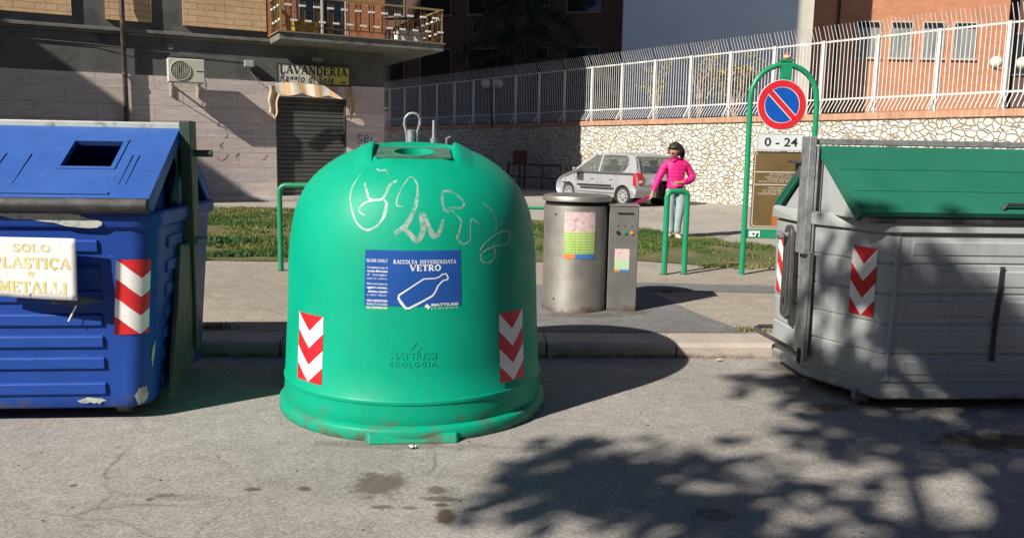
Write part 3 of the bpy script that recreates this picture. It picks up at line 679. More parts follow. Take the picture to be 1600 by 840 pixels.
for x0, x1 in ((3.3, 4.5), (4.95, 6.0), (6.45, 7.5), (7.9, 9.0)):
    for z0, z1 in ((3.8, 5.55), (8.2, 10.0)):
        fr = window(OB, x0, x1, z0, z1, -.01, M_WF, M_CURT)
        part('blind', lambda m: m.box(x0 + .06, x1 - .06, -.035, -.016, z1 - .30, z1 - .06), M_DARK, fr)
SB = thing('shaded_wing', (23.4, 42.6, 2.5), R(-40), 'dark red brick wing at the far right, behind the globe lamps', 'building')
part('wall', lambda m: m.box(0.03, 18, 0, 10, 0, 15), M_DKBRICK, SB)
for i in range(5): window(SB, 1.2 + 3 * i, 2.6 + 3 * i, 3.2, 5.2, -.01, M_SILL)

# ------------------------------------------------------------------ globe lamps behind the fence
M_GLOBE = mat('opal_globe', (.62, .64, .50), .3, 0, .05)
def globe_lamp(x, y, z, h, label, rz=0.0, sp=.24, rg=.17):
    t = thing('globe_lamp', (x, y, z), rz, label, 'street lamp', 'twin globe lamps behind the fence')
    part('pole', lambda m: (m.tube([(0, 0, 0), (0, 0, h - .12)], [.05, .032], 10), m.lathe([(0, .09), (.25, .075), (.3, .05)], 12)), M_DSTEEL, t, smooth=50)
    part('arm', lambda m: m.tube([(-sp, 0, h - .18), (-sp * .6, 0, h - .28), (0, 0, h - .14), (sp * .6, 0, h - .28), (sp, 0, h - .18)], .016, 6), M_DSTEEL, t)
    for s in (-sp, sp):
        g = part('globe', lambda m: m.lathe([(h + rg * math.sin(R(a)), max(.004, rg * math.cos(R(a)))) for a in range(-85, 91, 10)], 18, (s, 0, 0)), M_GLOBE, t, smooth=180)
        part('collar', lambda m: m.lathe([(h - rg - .04, .05), (h - rg + .015, .065)], 12, (s, 0, 0)), M_DSTEEL, g)
globe_lamp(-.86, 32, 2.5, 1.60, 'twin globe lamp in the shade before the dark brick building')
globe_lamp(17.35, 30.0, 2.5, 2.47, 'twin globe lamp in the sun at the far right, cream globes', .1, .5, .22)

# ------------------------------------------------------------------ vegetation
def leafmat(name, c1, c2, c3): 
    t = NT(name); k = t.new('ShaderNodeNewGeometry'); c = t.ramp(k.outputs['Random Per Island'], [(.1, c1), (.55, c2), (.95, c3)])
    return t.done(c, .55, 0, .3)
def clump(mb, c, rad, n, size, flat=.7, droop=0.0, lens=(1, 1)):
    for _ in range(n):
        d = Vector((random.gauss(0, 1), random.gauss(0, 1), random.gauss(0, flat))); d.normalize(); d *= rad * random.random() ** .5
        p = Vector(c) + d; a = Vector((random.uniform(-1, 1), random.uniform(-1, 1), random.uniform(-.6, .4) - droop)).normalized(); b = a.orthogonal().normalized(); b = Matrix.Rotation(random.uniform(0, 6.28), 3, a) @ b
        L = size * random.uniform(.6, 1.3) * lens[0]; W = size * random.uniform(.3, .5) * lens[1]
        mb.add([p, p + a * L * .5 + b * W, p + a * L, p + a * L * .5 - b * W], [(0, 1, 2, 3)])
M_BARK = mat('bark', (.08, .06, .045), .9, 0, .3, 12, .6, 20)
# cedar in the shade
cd = thing('cedar_tree', (.15, 34.3, 2.5), 0, 'dark drooping cedar in the shade before the dark brick building', 'tree')
tb = MB(); tb.tube([(0, 0, 0), (.05, 0, 3), (.0, .05, 6), (.08, 0, 9), (.05, 0, 12)], [.26, .22, .17, .1, .03], 10); lf = MB()
for k in range(34):
    z = 2.6 + k * .27; az = k * 2.4; L = (2.9 - .16 * k * .5) * random.uniform(.75, 1.1)
    if L < .4: L = .4
    pts = [(0, 0, z)]
    for s in range(1, 6):
        f_ = s / 5; pts.append((L * f_ * cos(az), L * f_ * sin(az), z + .35 * math.sin(f_ * 2.4) - .9 * f_ ** 2.2))
    tb.tube(pts, [.06, .05, .04, .03, .02, .01], 5)
    for s in range(1, 6):
        for _ in range(3):
            q = Vector(pts[s]); clump(lf, q + Vector((random.uniform(-.25, .25), random.uniform(-.25, .25), -.18)), .36, 42, .17, .8, .9, (1.4, .35))
lf.build('crown', leafmat('cedar_needles', (.010, .022, .014), (.017, .033, .02), (.03, .045, .025)), cd); tb.build('trunk', M_BARK, cd, smooth=50)
# street tree behind the camera whose shade dapples the road and the grey bin
stt = thing('street_tree', (-4.72, -3.05, 0), 0, 'leafy street tree on the near side of the road, behind the viewer', 'tree')
tb = MB(); tb.tube([(0, 0, -.1), (.04, .02, 2.2), (-.03, .05, 4.4), (.02, 0, 6.4), (.0, 0, 8.0)], [.22, .18, .15, .12, .05], 12); lf = MB()
random.seed(21)
for k in range(23):
    az = k * 2.39996; el = random.uniform(-.25, .9); L = random.uniform(1.4, 2.2) * (1.08 - .33 * (k / 23) ** 1.5)
    z0 = 6.1 + .085 * k; end = Vector((L * cos(az) * cos(el), L * sin(az) * cos(el), z0 + L * .75 * sin(el) + .2)); mid = Vector((end.x * .5, end.y * .5, (z0 + end.z) / 2 + .12))
    tb.tube([(0, 0, z0 - .3), mid, end], [.06, .035, .012], 6)
    for q, rad, n in ((end, .42, 105), (mid.lerp(end, .5), .38, 75), (mid, .3, 40)): clump(lf, q, rad, n, .17, .45)
lf.build('crown', leafmat('street_leaves', (.03, .07, .02), (.05, .10, .025), (.09, .14, .04)), stt); tb.build('trunk', M_BARK, stt, smooth=50)
# thin shrubs behind the fence
def shrub(x, y, z, h, n, label, leaves, lm, seed):
    random.seed(seed); t = thing('shrub', (x, y, z), 0, label, 'shrub', 'thin shrubs behind the fence'); st = MB(); lf = MB()
    for k in range(n):
        az = random.uniform(0, 6.28); L = h * random.uniform(.6, 1.05); sp = random.uniform(.15, .5)
        pts = [(0, 0, 0), (.3 * sp * cos(az), .3 * sp * sin(az), L * .4), (sp * cos(az), sp * sin(az), L * .75), (1.3 * sp * cos(az + .3), 1.3 * sp * sin(az + .3), L)]
        st.tube(pts, [.02, .014, .01, .004], 5)
        for j in range(5):
            a = random.uniform(.3, 1); q = Vector(pts[1]).lerp(Vector(pts[3]), a); e = q + Vector((random.uniform(-.35, .35), random.uniform(-.35, .35), random.uniform(.05, .4))); st.tube([q, e], [.007, .003], 4)
            if random.random() < leaves: clump(lf, e, .12, 12, .09, .7)
    st.build('stem', mat('pale_twig', (.42, .34, .24), .8), t, smooth=60); 
    if lf.v: lf.build('foliage', lm, t)
M_YL = leafmat('yellow_leaves', (.12, .13, .02), (.22, .19, .03), (.32, .25, .05))
a = on_w(2.4, .95); shrub(a[0], a[1], 2.5, 1.75, 12, 'bare twiggy shrub behind the fence, left of the yellowish one', .25, M_YL, 3)
a = on_w(4.2, .85); shrub(a[0], a[1], 2.5, 2.0, 14, 'twiggy shrub behind the fence with a few dull leaves, taller middle one', .4, M_YL, 4)
a = on_w(5.35, 1.1); shrub(a[0], a[1], 2.5, 1.55, 16, 'yellowish leafy shrub behind the fence, rightmost of the three', 1.0, M_YL, 6)
# ------------------------------------------------------------------ green bell for glass
BELL = thing('glass_container', (-.615, 5.18, 0), R(6.3), 'large green bell shaped glass recycling container with graffiti and a blue label', 'recycling bell')
BP = [(.09, .804), (.15, .800), (.198, .797), (.204, .803), (.220, .803), (.230, .795), (.40, .786), (.55, .777), (.75, .770), (.94, .762), (1.04, .753), (1.137, .738), (1.20, .724), (1.255, .706), (1.32, .676), (1.372, .644), (1.415, .607), (1.45, .572), (1.49, .522), (1.53, .462), (1.562, .40), (1.588, .335), (1.608, .262), (1.621, .17), (1.627, .08)]
_bz = [p[0] for p in BP]; _br = [p[1] for p in BP]
def bell_r(z): return float(np.interp(z, _bz, _br))
def on_bell(th, z, off=.001): r = bell_r(z) + off; return (r * sin(th), -r * cos(th), z)
m = MB(); m.lathe([(.06, .79)] + BP + [(1.629, .004)], 128)
dome = m.build('body', M_BELL, BELL, smooth=40)
# the notch for the filling hole and the hole itself, cut once and the cutters removed
ct = MB(); ct.add([(x, y, z) for x in (-.235, .235) for y, z in ((-.86, 1.455), (-.02, 1.603), (-.02, 1.80), (-.86, 1.80))], [(0, 1, 2, 3), (7, 6, 5, 4), (0, 4, 5, 1), (1, 5, 6, 2), (2, 6, 7, 3), (3, 7, 4, 0)])
tl = math.atan2(1.603 - 1.455, .84); Tm = Matrix.Translation((0, -.275, 1.558)) @ Matrix.Rotation(tl, 4, 'X')
c2 = MB(); c2.add([Tm @ Vector((.118 * cos(2 * pi * k / 40), .118 * sin(2 * pi * k / 40), z)) for z in (-.22, .25) for k in range(40)], [tuple(range(40))[::-1], tuple(range(40, 80))] + [(k, (k + 1) % 40, (k + 1) % 40 + 40, k + 40) for k in range(40)])
cutters = []
for q in (ct, c2):
    o = recalc(q.build('cutter', M_DARK, BELL)); cutters.append(o); b = dome.modifiers.new('b', 'BOOLEAN'); b.object = o; b.operation = 'DIFFERENCE'; b.solver = 'EXACT'
recalc(dome); bv = dome.modifiers.new('bv', 'BEVEL'); bv.width = .008; bv.segments = 3; bv.limit_method = 'ANGLE'; bv.angle_limit = R(42)
bake(dome)
for o in cutters: bpy.data.objects.remove(o)
dome.data.polygons.foreach_set('use_smooth', [True] * len(dome.data.polygons)); dome.data.set_sharp_from_angle(angle=R(38))
m = MB(); m.lathe([(.0, .78), (.0, .826), (.012, .834), (.04, .836), (.064, .833), (.074, .826), (.080, .812), (.086, .802), (.086, .75)], 128, closed=False)
def bump_out(v):
    return v
sk = m.build('skirt', M_BELL, BELL, smooth=35)
for a in (0, 120, 240):
    Mz = Matrix.Rotation(R(a), 4, 'Z'); m = MB()
    m.prism([(-.265, -.70), (-.262, -.795), (-.240, -.846), (.240, -.846), (.262, -.795), (.265, -.70)], lambda x, y, t: Mz @ Vector((x, y * (1 - .03 * (t > .05)), t)), 0, .052)
    m.build('foot', M_BELL, sk, bevel=.010, seg=3)
# raised shoulders either side of the notch
def dome_z(x, y): return float(np.interp(-math.hypot(x, y), [-r_ for r_ in _br[7:]], _bz[7:]))
for s_ in (-1, 1):
    m = MB(); secs = []
    for x, h in ((.236, .020), (.246, .026), (.275, .023), (.32, .012), (.39, -.006)):
        sec = []
        for y in np.linspace(-.47, .06, 16):
            e = max(0, min(1, (y + .47) / .10, (.06 - y) / .12)); e = e * e * (3 - 2 * e); sec.append((s_ * x, y, dome_z(x, y) + h * e - .004))
        secs.append([(p_[0], p_[1], p_[2] - .09) for p_ in sec[::-1]] + sec)
    m.loft(secs); recalc(m.build('shoulder', M_BELL, BELL, smooth=40))
# plate with the hole, sleeve
m = MB(); n = 40; ring = []
for k in range(n):
    a = 2 * pi * k / n; ring.append((.124 * cos(a), .124 * sin(a)))
def sq(a):
    c, s_ = cos(a), sin(a); k = 1 / max(abs(c) / .212, abs(s_) / .16); return (c * k, s_ * k)
out = [sq(2 * pi * k / n) for k in range(n)]
for z in (.0, .010): pass
m.add([Tm @ Vector((*p, .012)) for p in ring] + [Tm @ Vector((*p, .012)) for p in out] + [Tm @ Vector((*p, .0005)) for p in out] + [Tm @ Vector((*p, .0005)) for p in ring],
      [(k, (k + 1) % n, n + (k + 1) % n, n + k) for k in range(n)] + [(n + k, n + (k + 1) % n, 2 * n + (k + 1) % n, 2 * n + k) for k in range(n)] + [((k + 1) % n, k, 3 * n + k, 3 * n + (k + 1) % n) for k in range(n)])
m.build('hole_plate', mat('dull_green_plate', (.06, .17, .115), .6, 0, .2, 12, dirt=(.05, .07, .05), ds=9, dth=(.45, .7)), BELL)
m = MB(); m.add([Tm @ Vector((r_ * cos(2 * pi * k / n), r_ * sin(2 * pi * k / n), z)) for r_, z in ((.124, .0125), (.116, .014), (.105, -.04), (.10, -.21)) for k in range(n)], [(i * n + k, i * n + (k + 1) % n, (i + 1) * n + (k + 1) % n, (i + 1) * n + k) for i in range(3) for k in range(n)])
m.build('hole_sleeve', M_BELL, BELL, smooth=40)
# lifting loop and rod
part('lifting_loop', lambda m: m.tube([(-.045, .07, 1.62), (-.05, .07, 1.69), (-.062, .07, 1.735), (-.058, .07, 1.775), (-.035, .07, 1.80), (-.008, .07, 1.806), (.018, .07, 1.80), (.034, .07, 1.775), (.034, .07, 1.74), (.018, .07, 1.69), (.012, .07, 1.62)], .0085, 8), M_GALV, BELL, smooth=60)
part('clamp', lambda m: m.lathe([(1.62, .026), (1.70, .026), (1.705, .018)], 14, (-.02, .07, 0)), M_GALV, BELL, smooth=40)
part('lifting_rod', lambda m: (m.tube([(.12, .08, 1.60), (.12, .08, 1.765)], [.012, .009], 8), m.lathe([(1.61, .02), (1.655, .02)], 10, (.12, .08, 0))), M_GALV, BELL)
part('lifting_eye', lambda m: m.tube([(.20, .09, 1.60), (.20, .09, 1.655), (.225, .09, 1.665)], .007, 6), M_GALV, BELL)
# label
TC = 0.0; ZL0, ZL1 = .745, 1.046; LW_ = .530
lab = MB(); lab.grid(lambda u, v: on_bell((u - .5) * LW_ / .765, ZL0 + (ZL1 - ZL0) * v, .0015), 24, 4)
LBm = mat('label_blue', (.012, .075, .32), .35, 0, .1, 3)
lb = lab.build('label', LBm, BELL, smooth=180)
ln = lambda x, y, l=0: on_bell((x / 1190 - .5) * LW_ / .765, ZL0 + (ZL1 - ZL0) * (1 - y / 690), .0022 + l)
lf_ = lambda x, y, l=0: ln(x - 90, 80 + 690 - y, l)           # coordinates of the enlarged photograph of the label, y upwards
UY = lambda y: 850 - y
m = MB(); fy = lambda x, y, l: ln(x - 90, y, l)
g2 = lambda x, y, l: ln(x - 90, 850 - 80 - y - 0, l)
def lab_fn(x, y, l): return ln(x - 90, 770 - y, l)
slab_word(m, 'RACCOLTA', 448, 770 - 162, 46, 290, lab_fn, 1.1); slab_word(m, 'DIFFERENZIATA', 768, 770 - 162, 46, 452, lab_fn, 1.0)
slab_word(m, 'VETRO', 648, 770 - 250, 76, 378, lab_fn, 1.15)
btl = [(1040, 290), (1030, 308), (1000, 328), (960, 342), (880, 346), (815, 348), (660, 452), (515, 552), (512, 590), (545, 645), (600, 712), (640, 712), (790, 632), (920, 560), (955, 510), (985, 440), (1050, 372), (1105, 362), (1112, 345), (1100, 305), (1078, 284), (1060, 300), (1038, 288)]
bw_ = [15, 15, 15, 14, 14, 16, 17, 22, 26, 34, 26, 26, 24, 22, 19, 18, 17, 18, 20, 18, 16, 14, 12]
L_, Q_ = ribbon(btl, bw_); nn = len(L_); m.add([ln(x - 90, y, .0003) for x, y in L_ + Q_], [(i, i + 1, i + 1 + nn, i + nn) for i in range(nn - 1)])
plain_word(m, 'MATTIUSSI', 905, 770 - 690, 36, 335, lab_fn, .035); plain_word(m, 'ECOLOGIA', 905, 770 - 726, 24, 335, lab_fn, .0, spacing=1.6)
for q in ([(820, 690), (850, 655), (868, 668), (838, 705)], [(838, 705), (868, 668), (878, 690), (862, 710)], [(850, 712), (880, 680), (897, 690), (870, 732)]): m.add([ln(x - 90, y, .0004) for x, y in q], [(0, 1, 2, 3)])
tx = [('GLASS ONLY', 110, 150, 40, 270, .01), ('Contenitore per la', 122, 228, 28, 258, .01), ('raccolta differenziata', 122, 272, 26, 258, .04), ('di  bottiglie', 122, 316, 26, 250, .0), ('vasi in vetro.', 122, 362, 24, 255, .0), ('Non introdurre', 122, 428, 26, 255, .01),
      ('oggetti in ceramica,', 122, 474, 26, 255, .03), ('plastica, metallo', 140, 522, 24, 240, .04), ('e altri rifiuti.', 122, 566, 24, 250, .0), ('NON DEPOSITARE', 122, 640, 28, 255, .04), ('RIFIUTI FUORI', 122, 684, 28, 255, .01), ('DAL CONTENITORE', 122, 728, 28, 255, .04)]
for s_, x, y, h, wd, bo in tx: plain_word(m, s_, x, 770 - y, h, wd, lab_fn, bo)
m.build('lettering', mat('label_white', (.66, .70, .74), .5), lb)
# raised maker's mark in the shell
m = MB(); ef = lambda x, z, l: on_bell((x - .0) / .782, z, .0012)
plain_word(m, 'MATTIUSSI', -.125, .455, .040, .25, ef, .03); plain_word(m, 'ECOLOGIA', -.125, .415, .028, .25, ef, .01, spacing=1.5)
for q in ([(-.035, .515), (-.002, .56), (.02, .545), (-.012, .50)], [(-.012, .50), (.03, .53), (.045, .515), (.012, .485)]): m.add([ef(x, z, 0) for x, z in q], [(0, 1, 2, 3)])
o = m.build('embossed_mark', M_BELL, BELL); sl = o.modifiers.new('s', 'SOLIDIFY'); sl.thickness = .003; sl.offset = 0
# chevrons
def bell_chev(th0, z0, z1, wd, mtl):
    m = MB(); m.grid(lambda u, v: on_bell(th0 + (u - .5) * wd / .78, z0 + (z1 - z0) * v, .0022), 10, 16); return m.build('chevron_sticker', mtl, BELL, smooth=180)
M_CHEV = chevron_mat('red_white_chevrons')
bell_chev(-.845, .268, .655, .235, M_CHEV); bell_chev(.815, .268, .672, .225, M_CHEV)
# silver graffiti
GRAF = [([(-.413, 1.445), (-.433, 1.393), (-.427, 1.332), (-.379, 1.252), (-.316, 1.183), (-.241, 1.15), (-.17, 1.167), (-.122, 1.208), (-.107, 1.268), (-.104, 1.299)], [.006, .012, .014, .012, .012, .016, .014, .012, .01, .008]),
 ([(-.329, 1.395), (-.277, 1.346), (-.251, 1.316), (-.192, 1.309), (-.132, 1.32), (-.091, 1.389), (-.039, 1.41)], [.018, .018, .015, .012, .018, .024, .018]),
 ([(-.192, 1.309), (-.269, 1.295), (-.316, 1.264), (-.301, 1.239), (-.261, 1.227)], [.012, .012, .012, .01, .006]),
 ([(-.122, 1.308), (-.095, 1.289), (-.103, 1.228), (-.135, 1.188)], [.018, .016, .012, .006]),
 ([(.032, 1.275), (-.021, 1.29), (.003, 1.36), (.06, 1.421), (.102, 1.431), (.144, 1.391), (.142, 1.321), (.112, 1.251), (.057, 1.18), (-.025, 1.134)], [.008, .01, .01, .009, .01, .015, .026, .032, .036, .03]),
 ([(.091, 1.231), (.057, 1.16), (.092, 1.131), (.14, 1.1), (.182, 1.151), (.169, 1.231), (.198, 1.231), (.225, 1.171), (.265, 1.12), (.309, 1.15), (.335, 1.211)], [.02, .034, .036, .04, .04, .03, .026, .034, .04, .03, .02]),
 ([(.391, 1.251), (.349, 1.271), (.356, 1.352), (.446, 1.352), (.524, 1.3), (.49, 1.27), (.395, 1.271), (.437, 1.24), (.477, 1.199), (.454, 1.138), (.438, 1.108), (.48, 1.076), (.536, 1.095), (.552, 1.167), (.568, 1.208), (.639, 1.18)], [.02, .022, .02, .014, .016, .014, .01, .01, .012, .018, .02, .012, .01, .009, .008, .008]),
 ([(.695, 1.298), (.772, 1.255), (.803, 1.191), (.777, 1.129)], [.004, .005, .006, .005]),
 ([(.614, 1.035), (.677, 1.08), (.775, 1.118), (.882, 1.135), (.938, 1.11), (.894, 1.064), (.788, 1.059), (.711, 1.047), (.629, 1.019), (.634, .976), (.703, .968), (.752, 1.002), (.748, 1.045)], [.012, .014, .012, .011, .011, .011, .014, .014, .014, .012, .01, .014, .012]),
 ([(-.269, 1.473), (-.229, 1.463), (-.173, 1.467), (-.13, 1.444)], [.010, .012, .010, .004])]
def catmull(pts, k=6):
    P = [pts[0]] + list(pts) + [pts[-1]]; o = []
    for i in range(1, len(P) - 2):
        for s_ in range(k):
            t = s_ / k; o.append(tuple(.5 * ((2 * P[i][d]) + (-P[i - 1][d] + P[i + 1][d]) * t + (2 * P[i - 1][d] - 5 * P[i][d] + 4 * P[i + 1][d] - P[i + 2][d]) * t * t + (-P[i - 1][d] + 3 * P[i][d] - 3 * P[i + 1][d] + P[i + 2][d]) * t ** 3) for d in range(len(pts[0]))))
    o.append(tuple(pts[-1])); return o
t = NT('silver_spray'); n1 = t.noise(38, 5, .75)
t.done(t.ramp(t.noise(12, 3), [(.3, (.36, .47, .43)), (.7, (.62, .67, .65))]), .45, .2); t.put(t.b.inputs['Alpha'], t.ramp(n1, [(.36, .02), (.58, .74)])); M_SPRAY = t.m
m = MB()
for k, (pts, wd) in enumerate(GRAF):
    q = catmull([((p[0] - .11) * .74, p[1], w_) for p, w_ in zip(pts, wd)], 6)
    L_, Q_ = ribbon([(a, b) for a, b, c_ in q], [c_ * .74 for a, b, c_ in q]); nn = len(L_)
    # across-fall of the stroke is split in three so it follows the curved shell
    V = []
    for f_ in (0, .5, 1):
        V += [on_bell((a[0] * (1 - f_) + b[0] * f_) / .74, a[1] * (1 - f_) + b[1] * f_, .0008 + .00012 * k) for a, b in zip(L_, Q_)]
    m.add(V, [(r_ * nn + i, r_ * nn + i + 1, (r_ + 1) * nn + i + 1, (r_ + 1) * nn + i) for r_ in (0, 1) for i in range(nn - 1)])
m.build('graffiti', M_SPRAY, BELL, smooth=180)

# ------------------------------------------------------------------ bins: shared helpers
def bin_body(m, levels, r, n=6):
    m.loft([[(x, y, z) for x, y in rrect(hx, hy, r, n)] for z, hx, hy in levels], cap=False)
    hx, hy = levels[0][1:]; m.add([(x, y, levels[0][0]) for x, y in rrect(hx, hy, r, n)], [tuple(range(4 * (n + 1)))[::-1]])
def surf(hxf, hyf, r, sx=1):
    """front corner on the +x (sx=1) or -x side: s < 0 on the front, then round the corner; returns xyz"""
    def fn(s, z, off=.002):
        hx, hy = hxf(z), hyf(z)
        if s < 0: x, y = hx - r + s, -hy - off
        elif s < r * pi / 2:
            a = s / r; x, y = hx - r + (r + off) * sin(a), -hy + r - (r + off) * cos(a)
        else: x, y = hx + off, -hy + r + (s - r * pi / 2)
        return (sx * x, y, z)
    return fn
def caster(parent, x, y, rw=.06):
    c = part('caster', lambda m: (m.box(x - .05, x + .05, y - .045, y + .045, rw * 1.5, rw * 1.5 + .03), m.box(x - .045, x - .036, y - .03, y + .03, rw * .6, rw * 1.5), m.box(x + .036, x + .045, y - .03, y + .03, rw * .6, rw * 1.5)), M_GALV, parent)
    part('wheel', lambda m: m.tube([(x - .033, y, rw), (x + .033, y, rw)], rw, 18), mat('caster_wheel', (.16, .15, .14), .6), c, smooth=40)
def gable_lid(name, parent, mtl, x0, x1, yb, zb, yt, zt, th=.035, hole=None, flange=.06, extra=None):
    """one sloping lid half; (yb, zb) low edge, (yt, zt) ridge edge; hole = (xa, xb, ta, tb)"""
    d = Vector((0, yt - yb, zt - zb)); L = d.length; d.normalize(); nrm = Vector((0, -d.z, d.y)) if d.y > 0 else Vector((0, d.z, -d.y))
    P = lambda x, s, h=0: Vector((x, yb, zb)) + d * s * L + nrm * h
    m = MB()
    if hole:
        xa, xb, ta, tb = hole; xs = [x0, xa, xb, x1]; ts = [0, ta, tb, 1]
    else: xs = [x0, x1]; ts = [0, 1]
    cells = [(i, j) for i in range(len(xs) - 1) for j in range(len(ts) - 1) if not (hole and i == 1 and j == 1)]
    vid = {}
    def v(i, j, k):
        if (i, j, k) not in vid:
            vid[(i, j, k)] = len(m.v); m.v.append(tuple(P(xs[i], ts[j], -th if k else 0)))
        return vid[(i, j, k)]
    def q(*f): m.f.append(f); m.mi.append(0)
    S_ = set(cells)
    for i, j in cells:
        q(v(i, j, 0), v(i + 1, j, 0), v(i + 1, j + 1, 0), v(i, j + 1, 0)); q(v(i, j + 1, 1), v(i + 1, j + 1, 1), v(i + 1, j, 1), v(i, j, 1))
        if (i, j - 1) not in S_: q(v(i, j, 1), v(i + 1, j, 1), v(i + 1, j, 0), v(i, j, 0))
        if (i, j + 1) not in S_: q(v(i, j + 1, 0), v(i + 1, j + 1, 0), v(i + 1, j + 1, 1), v(i, j + 1, 1))
        if (i - 1, j) not in S_: q(v(i, j, 0), v(i, j + 1, 0), v(i, j + 1, 1), v(i, j, 1))
        if (i + 1, j) not in S_: q(v(i + 1, j, 1), v(i + 1, j + 1, 1), v(i + 1, j + 1, 0), v(i + 1, j, 0))
    for xa in ((x0, x0 + .03), (x1 - .03, x1)):
        if flange: m.add([P(x, s, h) for x in xa for s, h in ((.02, -th), (.98, -th), (.98, -th - flange * .5), (.03, -th - flange))], [(0, 1, 2, 3), (7, 6, 5, 4), (0, 4, 5, 1), (1, 5, 6, 2), (2, 6, 7, 3), (3, 7, 4, 0)])
    if extra: extra(m, P)
    o = recalc(m.build(name, mtl, parent, bevel=.012, seg=3)); return o, P

# ------------------------------------------------------------------ blue plastics bin
BB = thing('plastics_bin', (-3.034, 5.175, 0), R(6), 'large blue ribbed plastic and metal bin with a square hole in its lid', 'recycling bin')
bx_ = lambda z: .885 + .085 * (z - .07) / 1.1; by_ = lambda z: .625 + .025 * (z - .07) / 1.1
m = MB(); lv = [(.07, bx_(.07) - .05, by_(.07) - .05), (.085, bx_(.085) - .012, by_(.085) - .012), (.12, bx_(.12), by_(.12))]
for z in (.155, .30, .46, .62, .78, .94, 1.09): lv.append((z, bx_(z), by_(z)))
lv += [(1.115, bx_(1.11), by_(1.11)), (1.125, bx_(1.1) + .02, by_(1.1) + .02), (1.16, bx_(1.1) + .032, by_(1.1) + .032), (1.20, bx_(1.1) + .032, by_(1.1) + .032), (1.215, bx_(1.1) + .02, by_(1.1) + .02), (1.215, bx_(1.1) - .02, by_(1.1) - .02), (.6, .88, .56)]
bin_body(m, lv, .13, 8)
for z in (1.02, .875, .735, .60, .475, .35, .20):
    y = -by_(z); m.prism([(y + .01, z - .045), (y - .016, z - .03), (y - .016, z + .03), (y + .01, z + .045)], lambda a, b, t: (t, a, b), -.78, .665)
    x = bx_(z); m.prism([(x - .01, z - .045), (x + .013, z - .03), (x + .013, z + .03), (x - .01, z + .045)], lambda a, b, t: (a, t, b), -.40, -.12)
m.build('body', M_BLUE, BB, bevel=.007, seg=3, smooth=None)
part('interior', lambda m: m.box(-.80, .80, -.48, .48, .66, .68), M_DARK, BB)
def ribs(m, P):
    for a, b in ((.74, .76), (.79, .797), (.18, .195), (.04, .055), (-.08, -.065), (-.35, -.335), (-.6, -.585)): m.box(a, b, -.008, .006, -.0, .005, M=Matrix.Translation(P(0, .42)) @ Matrix.Rotation(math.atan2(.42, .66), 4, 'X') @ Matrix.Diagonal((1, 22, 1, 1)))
    m.box(-.9, .73, -.01, .01, 0, .009, M=Matrix.Translation(P(0, .085)) @ Matrix.Rotation(math.atan2(.42, .66), 4, 'X'))
lid, P = gable_lid('lid', BB, M_BLUELID, -.985, .955, -.70, 1.275, -.03, 1.69, .03, (.392, .668, .425, .775), .07, ribs)
m = MB()
for a, b, c_, d_ in ((.362, .392, .40, .80), (.668, .698, .40, .80)): m.add([P(x, s, h) for x in (a, b) for s, h in ((c_, .006), (d_, .006), (d_, -.002), (c_, -.002))], [(0, 1, 2, 3), (7, 6, 5, 4), (0, 4, 5, 1), (1, 5, 6, 2), (2, 6, 7, 3), (3, 7, 4, 0)])
for c_, d_ in ((.395, .425), (.775, .805)): m.add([P(x, s, h) for x in (.362, .698) for s, h in ((c_, .0065), (d_, .0065), (d_, -.002), (c_, -.002))], [(0, 1, 2, 3), (7, 6, 5, 4), (0, 4, 5, 1), (1, 5, 6, 2), (2, 6, 7, 3), (3, 7, 4, 0)])
recalc(m.build('hole_frame', M_BLUELID, lid, bevel=.003))
m = MB(); m.loft([[Vector((x, -.715 - .026 * sin(pi * q) - e * 0, 1.203 + .092 * q)) for q in (0, .15, .4, .6, .85, 1)] + [Vector((x, -.69, 1.285)), Vector((x, -.69, 1.203))] for x, e in ((-.98, 0), (-.5, 0), (0, 0), (.5, 0), (.93, 0), (.965, 0))])
m.build('rubber_gap_strip', M_BLACK, lid, bevel=.012, seg=3)
gable_lid('lid', BB, M_BLUELID, -.985, .955, .72, 1.22, .07, 1.69, .03, None, .07)
for s_ in (-1, 1): part('gable', lambda m: m.prism([(-.60, 1.2), (.60, 1.2), (.06, 1.60), (-.04, 1.60)], lambda a, b, t: (s_ * t, a, b), .86, .885), M_BLUE, BB)
part('ridge_bar', lambda m: m.box(-1.0, .97, -.035, .075, 1.672, 1.722), M_BARW, BB, bevel=.008)
for s_ in (-1, 1):
    ps = part('post', lambda m: m.box(*sorted((s_ * .955, s_ * 1.025)), -.06, .075, .96, 1.735), M_SAGE, BB, bevel=.008)
    part('peg', lambda m: (m.tube([(s_ * 1.02, .03, 1.535), (s_ * 1.13, .03, 1.535)], .022, 10),), M_SAGE, ps)
    sp = part('side_plate', lambda m: (m.prism([(-.47, .09), (-.43, .30), (-.31, .62), (-.20, .98), (.08, .98), (.08, .28), (-.10, .15), (-.40, .08)], lambda a, b, t: (s_ * t, a, b), .952, .982), m.box(*sorted((s_ * .982, s_ * 1.0)), .02, .08, .26, .98)), M_SAGE, BB, bevel=.006)
    part('peg', lambda m: m.tube([(s_ * .98, .02, .985), (s_ * 1.09, .02, .985)], .024, 10), M_GALV, sp)
    part('slot', lambda m: m.prism([(-.055, .30), (-.03, .30), (.02, .46), (-.005, .46)], lambda a, b, t: (s_ * t, a, b), .9825, .984), M_DARK, sp)
    for yy in (-.45, .45): caster(BB, s_ * .70, yy)
part('hinge_rag', lambda m: m.grid(lambda u, v: (.925 + .03 * sin(9 * u + 4 * v), -.16 + .14 * u + .03 * sin(7 * v), 1.58 - .42 * v + .02 * sin(8 * u)), 10, 16), mat('torn_bag', (.04, .04, .05), .5), BB, smooth=180)
bs = surf(bx_, by_, .13)
